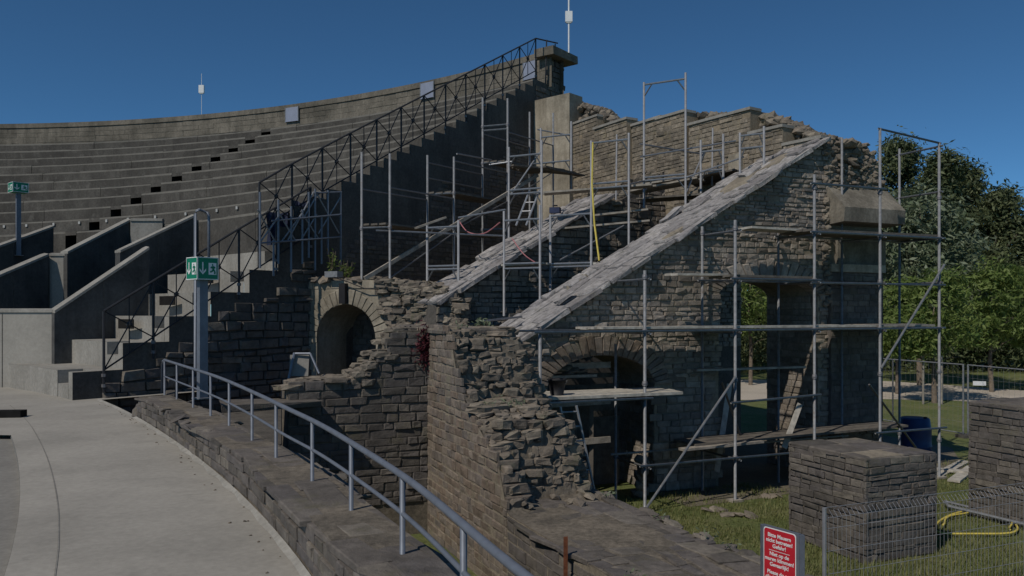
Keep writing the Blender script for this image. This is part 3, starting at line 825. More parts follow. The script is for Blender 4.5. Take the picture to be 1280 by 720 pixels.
# ------------------------------------------------------------------ second buttress wall
p2 = Plane(-1.47, 20.4, 38.)
W2 = thing('buttress_wall', p2.p(2, .8), 'second buttress wall with slanting coping, farther back between the scaffold frames', 'wall')
c2 = [p2.tz(545, 381), p2.tz(764, 246)]
c2r = p2.tz(850, 206)
c2x = c2 + [(c2[1][0] + .05, c2[1][1] - .25), c2r, (c2r[0] + 3.2, c2r[1])]
t2s = sorted(frange(c2[0][0], c2x[-1][0], 24) + [t for t, z in c2x])
mb = MB(); slab(mb, p2, t2s, lambda t: lerp_prof(c2x, t), lambda t: G, 1.35); mb.build('wall_core', M['mortar_dark'], W2)
mb = MB(); courses(mb, lambda u, v: p2.p(u, v), lambda u, v: p2.n, c2[0][0], c2x[-1][0], -1.2, 5.4, lambda t, z: z < lerp_prof(c2x, t) - .1, (.12, .2), (.18, .45), .045, .026, .022, .012)
mb.build('wall_facing', M['stone'], W2)
mb = MB()
for i in range(150):
    t = rnd.uniform(c2[1][0] - .1, c2x[-1][0]); bstone(mb, p2.p(t, lerp_prof(c2x, t) + jit(.04), -rnd.uniform(-.05, 1.3)), rnd.uniform(.2, .5), rnd.uniform(.15, .35), rnd.uniform(.08, .18), R(38) + jit(.4), .2)
mb.build('broken_top', M['rubble'], W2)
coping(p2, *c2[0], *c2[1], 1.35, W2, .1)

# ------------------------------------------------------------------ outer wall joining the stand and the buttress
bp = [(1.0, 31.06), (2.3, 29.9), (4.76, 25.75), (8.6, 19.9)]
outer = thing('outer_wall', V3((4.7, 25.8, G)), 'stepped tan outer wall standing in the sun behind the scaffold frames', 'wall')
def bplane(i):
    (xa, ya), (xb, yb) = bp[i], bp[i + 1]
    return Plane(xa, ya, math.degrees(math.atan2(yb - ya, xb - xa))), math.hypot(xb - xa, yb - ya)
pl0, L0 = bplane(0); pl1, L1 = bplane(1); pl2_, L2 = bplane(2)
for pl in (pl0, pl1, pl2_): pl.n = -V3((-pl.d.y, pl.d.x, 0)) if V3((-pl.d.y, pl.d.x, 0)).y > 0 else V3((-pl.d.y, pl.d.x, 0))
for pl in (pl0, pl1, pl2_):
    if pl.n.x > 0: pl.n = -pl.n
mb = MB(); slab(mb, pl0, frange(0, L0, 3), lambda t: 8.15, lambda t: G, .8, .25); mb.build('end_panel', M['plaster'], outer)
# panels: (px left, px right, py left, py right)
panels = [(716, 747, 151, 147), (748, 789, 157, 152), (790, 862, 154, 140), (864, 941, 151, 140), (942, 984, 164, 160), (985, 1032, 176, 176)]
def plane_at(px): return pl1 if px < 826 else pl2_
for (xa, xb, ya, yb) in panels:
    cut = [xa] + ([826] if xa < 826 < xb else []) + [xb]
    mbc, mbf, mbl = MB(), MB(), MB()
    for u0, u1 in zip(cut, cut[1:]):
        pl = plane_at((u0 + u1) / 2)
        ya_ = ya + (yb - ya) * (u0 - xa) / (xb - xa); yb_ = ya + (yb - ya) * (u1 - xa) / (xb - xa)
        pr = [pl.tz(u0, ya_), pl.tz(u1, yb_)]
        zt = sum(z for t, z in pr) / 2; zz = [zt, zt]
        pro = rnd.choice((0., .1, .18))
        zlo = 1.95 if u0 >= 862 else G
        slab(mbc, pl, [pr[0][0], pr[1][0]], lambda t: zt - .06, lambda t: zlo, .9, pro)
        courses(mbf, lambda u, v: pl.p(u, v, pro), lambda u, v: pl.n, pr[0][0], pr[1][0], max(.5, zlo), zt - .08, None, (.09, .16), (.18, .5), .025, .014, .012, .06)
        slab(mbl, pl, [pr[0][0] - .03, pr[1][0] + .03], lambda t: zt + .02, lambda t: zt - .06, .5, pro + .06)
    mbc.build('panel_core', M['mortar_tan'], outer); mbf.build('panel_facing', M['stone_tan'], outer); mbl.build('panel_cap', M['concrete'], outer)
mb = MB()
crest = [(700, 122), (716, 127), (735, 131), (752, 143), (765, 153), (786, 151), (862, 138), (884, 138), (905, 143), (940, 138), (965, 145), (990, 157), (1006, 163), (1030, 170), (1046, 171)]
for (xa, ya), (xb, yb) in zip(crest, crest[1:]):
    for k in range(int((xb - xa) * 1.1)):
        x = rnd.uniform(xa, xb); y = ya + (yb - ya) * (x - xa) / (xb - xa)
        pl = plane_at(x); t, z = pl.tz(x, y)
        for j in range(2): lump(mb, pl.p(t, z - .12 - rnd.uniform(0, .5) * j, -.35 - rnd.uniform(0, .6)), rnd.uniform(.12, .25), rnd.uniform(.1, .2), rnd.uniform(.06, .13))
mb.build('rubble_crest', M['rubble'], outer)
cr = [(plane_at(x), x, y) for x, y in crest]
mb = MB()
for pl, xs in ((pl1, [716, 735, 752, 765, 786, 826]), (pl2_, [826, 862, 884, 905, 940, 965, 990, 1006, 1030])):
    prf = [pl.tz(x, lerp_prof(crest, x) + 3) for x in xs]
    slab(mb, pl, [t for t, z in prf], lambda t: lerp_prof(prf, t) - .15, lambda t: 1.96, .6, -.5)
mb.build('rubble_core', M['mortar_dark'], outer)
# pilaster strips of paler stone
for px in (925,):
    pl = plane_at(px) if px > 720 else pl0
    if px == 700: continue
    t = pl.t(px); mb = MB(); slab(mb, pl, [t - .22, t + .22], lambda t: 5.0 - .006 * (px - 845), lambda t: 1.98 if px > 862 else G, .2, .24, .7); mb.build('pier_strip', M['plaster'], outer)

# earth fill behind the vault and between the walls
mb = MB()
pg = Plane(-5.65, 22.24, -25.)
fl = [pg.p(-.3, .82, -1.66), cpt(17.4, .82), V3((2.3, 29.9, .82)), V3((4.7, 25.8, .82)), p2.p(4, .82), pg.p(5.0, .82, -1.66)]
mb.add(fl + [V3((p.x, p.y, G)) for p in fl], [(0, 1, 2, 3, 4, 5)] + [(k, (k + 1) % 6, 6 + (k + 1) % 6, 6 + k) for k in range(6)], .5)
tag(mb.build('earth_terrain', M['earth']), kind='structure')
mb = MB()
fl = [V3((-3.7, 14.4, -2.5)), V3((-1.7, 15.3, -2.5)), V3((-1.2, 20.4, -2.5)), V3((-5.7, 22.2, -2.5)), V3((-8.4, 18.6, -2.5)), V3((-6.0, 15.3, -2.5))]
mb.add(fl + [V3((p.x, p.y, G)) for p in fl], [(0, 1, 2, 3, 4, 5)] + [(k, (k + 1) % 6, 6 + (k + 1) % 6, 6 + k) for k in range(6)], .5)
tag(mb.build('terrace_ground', M['mortar_dark']), kind='structure')

# ------------------------------------------------------------------ vaulted gateway
pg = Plane(-5.65, 22.24, -25.)
gate = thing('arched_gateway', pg.p(1.2, -1.6), 'round arched stone gateway with pale surround and ruined right shoulder', 'gateway')
AG = (1.26, .98, -.72, .93)
gend = pg.t(574)
def gtop(t): return lerp_prof([(-.1, .9), (2.0, .86), (2.6, .8), (3.4, .72), (4.2, .6), (4.8, .3), (5.2, 0.)], t)
def gbot(t):
    e_ = ell(t, *AG); return e_ if e_ is not None else G
ts = sorted(set(frange(-.02, gend, 40)) | {AG[0] - AG[1] - 1e-3, AG[0] - AG[1] + 1e-3, AG[0] + AG[1] - 1e-3, AG[0] + AG[1] + 1e-3} | {AG[0] + AG[1] * math.cos(R(a)) for a in range(6, 180, 8)})
mb = MB(); slab(mb, pg, ts, lambda t: gtop(t) - .04, gbot, 1.6); mb.build('wall_core', M['plaster'], gate)
mb = MB(); q_ = [pg.p(AG[0] - 1.2, -2, -1.61), pg.p(AG[0] + 1.2, -2, -1.61), pg.p(AG[0] + 1.2, .5, -1.61), pg.p(AG[0] - 1.2, .5, -1.61)]
mb.add(q_, [(0, 1, 2, 3)], .5)
courses(mb, lambda u, v: pg.p(u, v, -1.6), lambda u, v: pg.n, AG[0] - 1.1, AG[0] + 1.1, -2, .4, None, (.12, .2), (.2, .45), .03)
mb.build('vault_back', M['stone_dark'], gate)
voussoirs('arch_ring', pg, AG, .4, gate, M['plaster'], 21, -8, 188, .8, .035)
mb = MB()
courses(mb, lambda u, v: pg.p(u, v), lambda u, v: pg.n, 0, 2.3, .62, .88, None, (.13, .26), (.4, .8), .03, .015, .01)
mb.build('quoin_stones', M['plaster'], gate)
mb = MB()
for i in range(420):
    t = rnd.uniform(2.45, gend + .1); z = rnd.uniform(-.8, gtop(t) + .02)
    if (t - AG[0]) ** 2 / 2.1 + (z - AG[2]) ** 2 / 1.9 < 1: continue
    bstone(mb, pg.p(t, z, rnd.uniform(-.12, .12)), rnd.uniform(.2, .5), rnd.uniform(.15, .3), rnd.uniform(.07, .17), R(-25) + jit(.2))
for i in range(130):
    t = rnd.uniform(.2, gend); lump(mb, pg.p(t, gtop(t) + jit(.03), -rnd.uniform(-.05, 1.5)), rnd.uniform(.1, .25), rnd.uniform(.1, .2), rnd.uniform(.04, .08))
mb.build('rubble_shoulder', M['rubble'], gate)
fl_ = thing('flood_lamp', pg.p(.95, .9, .2), 'small grey flood lamp with dark cable box fixed over the arch crown', 'lamp')
mb = MB(); box(mb, pg.p(.95, 1.02, .12), .42, .26, .16, pg.d, tone=.5); mb.build('housing', M['steel'], fl_)
mb = MB(); box(mb, pg.p(1.25, .5, .1), .2, .14, .55, pg.d, tone=.5); mb.build('cable_box', M['black'], fl_)
mb = MB(); tube(mb, [pg.p(1.0, .95, .2), pg.p(1.5, .8, .18), pg.p(2.0, .62, .16), pg.p(2.5, .6, .14)], .016, 5); mb.build('cable', M['black'], fl_)

# ------------------------------------------------------------------ tangential ruined wall beside the passage
TA = V3((-.06, 11.6, 0))
def tpt(s, w_, z): q = TA + VV * s + U * w_; return V3((q.x, q.y, z))
ruin = thing('ruined_wall', tpt(1, .9, G), 'ruined brown stone wall broken off in the middle, running towards the viewer', 'wall')
TW = 1.9; TL = -2.9
profL = [(-9, TL), (0., TL + .02), (.3, -2.3), (.95, -1.9), (1.75, -1.5), (2.2, -1.1), (2.45, -.6), (2.7, -.27), (6.6, -.27)]
profR = [(-9, TL), (1.3, TL - .05), (1.45, -2.75), (2.4, -2.0), (3.6, -1.35), (4.6, -.8), (5.2, -.42), (6.6, -.35)]
profM = [(-9, TL), (.62, TL + .02), (.74, -2.3), (.95, -1.72), (1.2, -1.62), (2.3, -1.52), (2.45, -.95), (2.65, -.48), (3.0, -.33), (6.6, -.3)]
profR = [(-9, TL), (1.3, TL - .05), (1.42, -2.4), (1.6, -1.95), (2.5, -1.85), (2.75, -1.5), (3.6, -1.35), (3.9, -.85), (4.8, -.75), (5.2, -.42), (6.6, -.35)]
def thz(s, w_):
    k = w_ / TW
    if k < .3: a, b, k = lerp_prof(profL, s), lerp_prof(profM, s), k / .3
    elif k < .68: return lerp_prof(profM, s)
    else: a, b, k = lerp_prof(profM, s), lerp_prof(profR, s), (k - .68) / .32
    k = k * k * (3 - 2 * k)
    return a + (b - a) * k
ns, nw = 150, 16
mb = MB(); ss = frange(-7.5, 6.6, ns); vs = []
for s in ss:
    for i in range(nw + 1):
        w_ = TW * i / nw; z = thz(s, w_) - .05
        if s > .1: z += .12 * noise.noise(V3((s * 3, w_ * 3, 1))) + .05 * noise.noise(V3((s * 9, w_ * 9, 4)))
        vs.append(tpt(s, w_, z))
fs = [(i * (nw + 1) + k, i * (nw + 1) + k + 1, (i + 1) * (nw + 1) + k + 1, (i + 1) * (nw + 1) + k) for i in range(ns) for k in range(nw)]
mb.add(vs, fs, .5)
for w_ in (0, TW):
    vs = []
    for s in ss: vs += [tpt(s, w_, G), tpt(s, w_, thz(s, w_) - .05)]
    mb.add(vs, [(2 * i, 2 * i + 1, 2 * i + 3, 2 * i + 2) for i in range(ns)], .5)
mb.build('wall_core', M['core_mortar'], ruin)
mb = MB()
for a_, b_ in zip(ss, ss[1:]):
    mb.add([tpt(a_, -.006, G), tpt(b_, -.006, G), tpt(b_, -.006, thz(b_, 0) - .06), tpt(a_, -.006, thz(a_, 0) - .06)], [(0, 1, 2, 3)], .5)
mb.build('pointing', M['mortar'], ruin)
mb = MB()
courses(mb, lambda u, v: tpt(u, 0, v), lambda u, v: -U, .0, 3.95, G, -.2, lambda s, z: z < lerp_prof(profL, s) - .02 and z > TL - .1, (.11, .19), (.15, .42), .022, .026, .014)
courses(mb, lambda u, v: tpt(u, 0, v), lambda u, v: -U, .0, 3.95, G, TL - .1, None, (.1, .17), (.16, .46), .02, .022, .012)
# a few squared facing stones turn the broken corner
for i in range(9):
    z = TL + .12 + i * .16
    s_ = next((s for s in frange(0, 3, 120) if lerp_prof(profL, s) > z + .06), 3)
    if z > -1.5: continue
    stone_quad(mb, [tpt(s_, .0, z - .07), tpt(s_, .36 + jit(.1), z - .07), tpt(s_, .36 + jit(.1), z + .07), tpt(s_, .0, z + .07)], -VV, .03)
mb.build('wall_facing', M['stone_warm'], ruin)
mb = MB()
courses(mb, lambda u, v: tpt(u, 0, v), lambda u, v: -U, -7.4, 0, G, TL - .1, None, (.12, .18), (.22, .5), .022, .016, .01)
mb.build('low_facing', M['stone_dark'], ruin)
mb = MB()
z = TL + .04
while z < -.35:
    hh = rnd.uniform(.08, .17); w_ = .04
    while w_ < TW:
        ww = rnd.uniform(.1, .36); wc = w_ + ww / 2; w_ += ww
        if wc > TW + .05: break
        s_ = 0.
        while s_ < 6.4 and thz(s_, wc) < z + hh * .5: s_ += .03
        if s_ >= 6.3 or rnd.random() < .05: continue
        s_ += .1 * noise.noise(V3((wc * 2.2, z * 2.5, 2))) + jit(.035)
        dp = rnd.uniform(.2, .4)
        bstone(mb, tpt(s_ + dp / 2 - rnd.uniform(.02, .12), wc, z + hh / 2 + jit(.02)), ww * rnd.uniform(.9, 1.05), dp, hh * rnd.uniform(.85, 1.02), R(23) + jit(.25), .12)
    z += hh
for i in range(420):
    s = rnd.uniform(.05, 5.4); w_ = rnd.uniform(.08, TW); z = thz(s, w_)
    if (s > 3.4 and w_ < .8) or z < TL + .04: continue
    k = rnd.choice((.4, .6, .8)); lump(mb, tpt(s, w_, z - .05 + jit(.04)), rnd.uniform(.06, .12) * k, rnd.uniform(.06, .12) * k, rnd.uniform(.04, .08) * k)
for i in range(26):
    s = rnd.choice((rnd.uniform(1.2, 2.3), rnd.uniform(2.7, 4))); w_ = rnd.uniform(.2, TW - .2)
    bstone(mb, tpt(s, w_, thz(s, w_) + .0), rnd.uniform(.3, .55), rnd.uniform(.25, .4), .1, R(23) + jit(.6), .05)
mb.build('rubble_core', M['rubble'], ruin)
mb = MB()
courses(mb, lambda u, v: tpt(u, v, TL - .06 + .02 * math.sin(u * 2 + v)), lambda u, v: V3((0, 0, 1)), -7.3, 1.2, -.03, TW + .05, lambda s, w_: thz(s, w_) < TL + .1, (.18, .42), (.22, .7), .028, .02, .08)
courses(mb, lambda u, v: tpt(u, v, -.36), lambda u, v: V3((0, 0, 1)), 2.8, 6.5, -.02, 1.2, None, (.3, .5), (.35, .7), .05, .02, .05)
for i in range(26): lump(mb, tpt(rnd.uniform(-6, .8), TW + .03, TL - .06), .16, .1, .05)
mb.build('top_slabs', M['stone_dark'], ruin)
mb = MB()
for k in range(10):
    lump(mb, tpt(.4 + jit(.5), .9 + jit(.7), TL + .02), .1, .09, .05)
mb.build('fallen_stones', M['rubble'], ruin)
mb = MB(); m2 = MB()
for i in range(16):
    s_, w_ = rnd.choice(((rnd.uniform(1.3, 2.2), rnd.uniform(.3, 1.5)), (rnd.uniform(2.8, 4.5), rnd.uniform(.4, 1.6)), (rnd.uniform(-4, .3), rnd.choice((.05, TW - .05)))))
    b_ = tpt(s_, w_, thz(s_, w_) + .03)
    for k in range(14): leaf_quad(mb, b_ + V3((jit(.12), jit(.12), rnd.uniform(0, .12))), .035)
mb.build('small_weeds', M['leaf'], ruin)

# cross wall between the low wall and the ruined wall
pd = Plane(*tpt(3.95, 0, 0).xy, 203.)
pd.n = V3((.39, -.92, 0)).normalized()
def dz(px, py):
    t = pd.t(px); return (t, (HY - py) / F * (pd.o + pd.d * t).y)
cross = thing('cross_wall', pd.p(1.2, G), 'stepped dark stone cross wall below the arched gateway, broken upper part on the right', 'wall')
pdp = sorted([dz(535, 410), dz(498, 411), dz(496, 424), dz(489, 427), dz(487, 438), dz(477, 441), dz(475, 452), dz(463, 454), dz(460, 464), dz(450, 467), dz(448, 471), dz(372, 478), dz(360, 484)])
pdp[0] = (-.02, pdp[0][1])
mb = MB(); slab(mb, pd, sorted(set(frange(-.02, pdp[-1][0], 24)) | {t for t, z in pdp}), lambda t: lerp_prof(pdp, t) - .04, lambda t: G, 1.0); mb.build('wall_core', M['core_mortar'], cross)
mb = MB(); courses(mb, lambda u, v: pd.p(u, v), lambda u, v: pd.n, 0, pdp[-1][0], G + .6, 0, lambda t, z: z < lerp_prof(pdp, t) - .03, (.1, .19), (.18, .5), .03, .018, .016)
mb.build('wall_facing', M['stone_dark'], cross)
mb = MB()
for i in range(60):
    t = rnd.uniform(dz(494, 0)[0], dz(440, 0)[0]); z = lerp_prof(pdp, t)
    bstone(mb, pd.p(t, z - rnd.uniform(0, .2), rnd.uniform(-.6, .0)), rnd.uniform(.14, .3), rnd.uniform(.12, .25), rnd.uniform(.08, .15), R(23) + jit(.3), .15, rnd.uniform(.2, .45))
for i in range(60):
    t = rnd.uniform(0, pdp[-1][0]); z = lerp_prof(pdp, t)
    bstone(mb, pd.p(t, z - .04, -rnd.uniform(0, 1)), rnd.uniform(.2, .5), rnd.uniform(.2, .4), .09, R(23), .04)
mb.build('broken_edge', M['rubble'], cross)

slabt = thing('stone_slab', eat(LW - 2.2, 1.5, WT - .15), 'flat grey stone slab bridging from the low wall to the cross wall', 'slab')
mb = MB(); box(mb, V3((-4.25, 14.0, WT - .1)), 1.6, .9, .09, U, tone=.2, j=.04); mb.build('slab_top', M['stone_dark'], slabt)
lb = thing('leaning_board', pd.p(2.1, -1.3, -.3), 'grey blue board in a dark frame leaning beside the arched gateway', 'board')
a_ = P(366, 472, 15.2); mb = MB(); box(mb, P(374, 457, 15.3), .36, .03, .42, V3((1, .1, 0)), uz=V3((.1, .35, 1)), tone=.5); mb.build('panel', M['apron'], lb)
mb = MB(); tube(mb, [P(360, 478, 15.1), P(368, 441, 15.3)], .025, 6); tube(mb, [P(368, 442, 15.3), P(388, 442, 15.3)], .025, 6); tube(mb, [P(388, 442, 15.3), P(399, 467, 15.1)], .02, 6); mb.build('frame', M['steel_blue'], lb)

# ------------------------------------------------------------------ free standing stone blocks on the lawn
def block(p, a, b, h, label):
    t = thing('stone_block', p, label, 'stone pier', 'square stone piers on the lawn')
    # p front corner, a along U, b along VV
    f = lambda i, j, z: V3((p.x, p.y, G)) + U * i + VV * j + V3((0, 0, z))
    mb = MB(); n_ = .02
    vs = [f(i, j, z) for z in (0, h) for i, j in ((n_, n_), (a - n_, n_), (a - n_, b - n_), (n_, b - n_))]
    mb.add(vs, [(0, 1, 5, 4), (1, 2, 6, 5), (2, 3, 7, 6), (3, 0, 4, 7), (4, 5, 6, 7)], .5)
    mb.build('core', M['mortar'], t)
    mb = MB()
    for fm_, nn, L in ((lambda u, v: f(u, 0, v), -VV, a), (lambda u, v: f(0, u, v), -U, b), (lambda u, v: f(a, u, v), U, b), (lambda u, v: f(u, b, v), VV, a)):
        courses(mb, fm_, lambda u, v, nn=nn: nn, -.03, L + .03, 0, h - .02, None, (.08, .15), (.13, .5), .02, .015, .016)
    mb.build('stone_courses', M['stone_dark'], t)
    mb = MB(); courses(mb, lambda u, v: f(u, v, h - .03), lambda u, v: V3((0, 0, 1)), -.02, a + .02, -.02, b + .02, None, (.5, .8), (.5, .9), .04, .015, .03)
    mb.build('top_slab', M['stone_dark'], t)
    return t
bl1 = V3((5.88, 13.3, G))
block(bl1, 1.62, 1.76, 1.76, 'square dark stone pier on the lawn behind the red sign')
bl2 = V3((10.12, 14.95, G))
block(bl2, 1.7, 1.7, 2.36, 'square dark stone pier cut by the right picture edge')

# ------------------------------------------------------------------ scaffolds
def pole(parent, a, b, r=.03, couplers=(), mat='steel', name='pole'):
    mb = MB(); tube(mb, [a, b], r, 8); o = mb.build(name, M[mat], parent, True)
    for z in couplers:
        k = (z - a.z) / (b.z - a.z); c = V3(a).lerp(V3(b), k)
        m2 = MB(); tube(m2, [c - V3((0, 0, .05)), c - V3((0, 0, .02)), c + V3((0, 0, .05))], [r * 1.5, r * 1.9, r * 1.4], 8); m2.build('coupler', M['coupler'], o, True)
    return o
def ledger(parent, a, b, r=.026, mat='steel', name='ledger'):
    mb = MB(); tube(mb, [a, b], r, 8); return mb.build(name, M[mat], parent, True)
def boards(parent, a, b, off, n, wd=.27, th=.05, mat='wood', name='board', ext=.1):
    """n boards side by side between a and b, spreading along off"""
    d = (V3(b) - V3(a)).normalized(); o = V3(off).normalized()
    for i in range(n):
        e0, e1 = rnd.uniform(0, ext), rnd.uniform(0, ext)
        c0 = V3(a) - d * e0 + o * (wd + .012) * (i + .5) + V3((0, 0, jit(.012))); c1 = V3(b) + d * e1 + o * (wd + .012) * (i + .5) + V3((0, 0, jit(.012)))
        mb = MB(); bar(mb, c0, c1, wd, th); mb.build(name, M[mat], parent)

# front scaffold: poles stand on a line parallel to the buttress
ps = Plane(2.79, 16.8, 23.)
fs_ = thing('tube_scaffold', ps.p(3, G), 'large galvanised tube scaffold standing in front of the sunlit buttress wall', 'scaffold')
lvl_a, lvl_b, lvl_c, lvl_d = -3.22, -.4, .74, 1.86
def zz(px, py): return ps.z(px, py)
FP = {675: (416, 560), 806: (338, 640), 919: (275, 633), 1018: (218, 632), 1100: (160, 628), 1174: (178, 600)}
tp = {k: ps.t(k) for k in FP}
for k, (y0, y1) in FP.items():
    zb_ = G if k != 675 else -2.6
    o = pole(fs_, ps.p(tp[k], zb_), ps.p(tp[k], zz(k, y0)), .034, [z for z in (lvl_a, -1.5, lvl_b, lvl_c, lvl_d, 2.9) if zb_ < z < zz(k, y0) - .1])
    if k != 675:
        m2 = MB(); box(m2, ps.p(tp[k], G + .03), .3, .22, .05, ps.d, tone=.5); m2.build('sole_board', M['wood'], o)
DEP = 1.2
BP = {675: (430, 600), 806: (430, 0), 919: (283, 0), 1018: (290, 0), 1100: (172, 0), 1174: (186, 0)}
for k, (y0, y1) in BP.items():
    a = ps.p(tp[k], G, -DEP); ztop = (HY - y0) / F * a.y
    pole(fs_, a, ps.p(tp[k], ztop, -DEP), .031, [z for z in (lvl_a, lvl_b, lvl_c, lvl_d) if z < ztop - .1])
def led(k0, k1, z0, z1=None, off=.05, ext=.15):
    z1 = z0 if z1 is None else z1
    return ledger(fs_, ps.p(tp[k0] - ext, z0, off), ps.p(tp[k1] + ext, z1, off))
led(675, 1174, lvl_b); led(675, 919, lvl_b, off=-DEP + .05); led(806, 1100, lvl_a); led(1100, 1174, lvl_a + .3, ext=.2)
led(806, 1100, lvl_a + .05, off=-DEP + .05)
led(919, 1018, -2.0, -1.92); led(919, 1018, lvl_c); led(1018, 1174, lvl_c - .06); led(919, 1018, lvl_c, off=-DEP + .05); led(1018, 1174, lvl_d); led(1018, 1174, lvl_d, off=-DEP + .05)
led(1018, 1100, 2.98); led(1018, 1174, .74, off=-DEP)
ledger(fs_, ps.p(tp[1100] - .05, zz(1100, 161), .0), ps.p(tp[1174] + .05, zz(1174, 179)), .028, 'coupler')
for z in (zz(1174, 183), zz(1174, 240), lvl_d, lvl_c, lvl_b): ledger(fs_, ps.p(tp[1174], z, .1), ps.p(tp[1174], z, -DEP - .1), name='transom')
for k in (675, 806, 919, 1018, 1100):
    for z in (lvl_a, lvl_b, lvl_c, lvl_d):
        if z < zz(k, FP[k][0]) - .1 and not (k == 675 and z < -2.7): ledger(fs_, ps.p(tp[k] + .06, z - .05, .12), ps.p(tp[k] + .06, z - .05, -DEP - .12), name='transom')
ledger(fs_, ps.p(ps.t(804), zz(804, 636), .08), ps.p(ps.t(917), zz(917, 470), .08), .028, name='brace')
ledger(fs_, ps.p(ps.t(1098), zz(1098, 460), .08), ps.p(ps.t(1177), zz(1177, 331), .08), .028, name='brace')
ledger(fs_, ps.p(ps.t(1099), zz(1099, 482), -.3), ps.p(ps.t(1160), zz(1160, 565), -.3), .028, 'coupler', name='brace')
ledger(fs_, ps.p(tp[919] + .1, -1.6, -.6), ps.p(tp[919] + .9, -3.0, -.9), .026, 'coupler', name='brace')
back = -ps.n
boards(fs_, ps.p(ps.t(756), lvl_b + .06, -.05), ps.p(ps.t(1100), lvl_b + .06, -.05), back, 4, .27, .05, 'wood_pale')
boards(fs_, ps.p(ps.t(1100), lvl_b + .07, -.05), ps.p(ps.t(1170), lvl_b + .07, -.05), back, 4, .27, .05, 'wood')
boards(fs_, ps.p(ps.t(919), lvl_c + .06, -.05), ps.p(ps.t(1019), lvl_c + .06, -.05), back, 3, .27, .05, 'wood_dark')
boards(fs_, ps.p(ps.t(865), lvl_c + .1, -.4), ps.p(ps.t(922), lvl_c + .1, -.4), back, 2, .27, .05, 'wood_pale')
boards(fs_, ps.p(ps.t(1017), lvl_d + .06, -.02), ps.p(ps.t(1174), lvl_d + .06, -.02), back, 4, .27, .05, 'wood_dark')
boards(fs_, ps.p(ps.t(961), lvl_d + .1, -.5), ps.p(ps.t(1019), lvl_d + .1, -.5), back, 2, .27, .05, 'wood_pale')
boards(fs_, ps.p(ps.t(885), lvl_a + .26, -.35), ps.p(ps.t(1150), lvl_a + .34, -.35), back, 3, .27, .05, 'wood_dark')
boards(fs_, ps.p(ps.t(866), lvl_a + .2, -.2), ps.p(ps.t(960), lvl_a + .24, -.2), back, 1, .22, .05, 'wood')
boards(fs_, ps.p(ps.t(905), zz(905, 466), -.9), ps.p(ps.t(1040), zz(1040, 462), -.9), back, 1, .25, .05, 'wood')
# the low working platform with the bucket
zp = zz(760, 496)
boards(fs_, ps.p(ps.t(660), zp + .02, .1), ps.p(ps.t(845), zp + .02, .1), back, 4, .27, .06, 'wood_pale', 'platform_board', .12)
led(675, 806, zp - .06, off=.08); led(675, 806, zp - .06, off=-.9)
ledger(fs_, ps.p(ps.t(668), zz(668, 505), .2), ps.p(ps.t(690), zz(690, 498), -.6), name='transom')
# tower of uprights behind the low platform
bucket = thing('mortar_bucket', ps.p(ps.t(703), zp + .06, -.25), 'black plastic mortar bucket standing on the low scaffold platform', 'bucket')
c = ps.p(ps.t(703), 0, -.25); mb = MB()
prof = [(.13, .0), (.185, .3), (.2, .3), (.2, .33), (.175, .33), (.12, .04)]
n = 18; vs = [V3((c.x + r * math.cos(2 * math.pi * k / n), c.y + r * math.sin(2 * math.pi * k / n), zp + .055 + z)) for r, z in prof for k in range(n)]
mb.add(vs, [(i * n + k, i * n + (k + 1) % n, (i + 1) * n + (k + 1) % n, (i + 1) * n + k) for i in range(len(prof) - 1) for k in range(n)] + [tuple(range(n))], .5)
mb.build('bucket_shell', M['black'], bucket, True)
mb = MB(); tube(mb, [c + V3((.2 * math.cos(a), .2 * math.sin(a) * .4 - .1, zp + .36 - .12 * math.sin(a))) for a in frange(0, math.pi, 10)], .008, 5); mb.build('handle', M['steel'], bucket)

def ladder(label, a, b, side, n, wd=.4, mat='alu'):
    t = thing('ladder', a, label, 'ladder'); a, b = V3(a), V3(b); sd = V3(side).normalized() * wd
    for o in (V3((0, 0, 0)), sd):
        mb = MB(); tube(mb, [a + o, b + o], .028, 6); mb.build('stile', M[mat], t)
    for i in range(n):
        k = (i + .6) / n; p = a.lerp(b, k); mb = MB(); tube(mb, [p, p + sd], .018, 6); mb.build('rung', M[mat], t)
    return t
ladder('aluminium ladder leaning under the low bucket platform', ps.p(ps.t(722), G, .32), ps.p(ps.t(694), zp - .12, .22), U, 8, .36)
# timber shuttering stacked inside the left arch
sh = thing('arch_shuttering', pw.p(A1[0] - .5, G, -.7), 'dark timber shuttering frame standing inside the left arch', 'formwork')
for k in range(4):
    t = A1[0] - A1[1] + .15 + k * .42; mb = MB(); bar(mb, pw.p(t, G, -.6), pw.p(t + jit(.03), A1[2] - .1, -.6), .08, .1, V3((1, 0, 0))); mb.build('upright', M['wood_dark'], sh)
for z in (-3.0, -2.1, -1.25):
    mb = MB(); bar(mb, pw.p(A1[0] - A1[1] + .05, z, -.52), pw.p(A1[0] + .5, z + .02, -.52), .05, .14); mb.build('rail_board', M['wood'], sh)
mb = MB(); box(mb, pw.p(A1[0] - .62, (A1[2] - .1 + G) / 2, -.9), 1.5, .05, A1[2] - .1 - G, pw.d, tone=.3); mb.build('back_panel', M['wood_dark'], sh)
for z0_, z1_ in ((G, -2.55), (-2.4, -1.75), (-1.6, A1[2] + .25)):
    mb = MB(); box(mb, pw.p(A1[0] + .15, (z0_ + z1_) / 2, -1.3), 2.1, .04, z1_ - z0_, pw.d, tone=.3); mb.build('back_panel', M['wood_dark'], sh)
mb = MB(); box(mb, pw.p(A1[0] - .6, A1[2] + .28, -.5), 1.2, .5, .06, pw.d, tone=.6); mb.build('top_board', M['wood'], sh)
st = thing('stone_pile', pw.p(A1[0] - .5, A1[2] + .33, -.45), 'small pile of pale flat stones on the shuttering in the left arch', 'stones')
mb = MB()
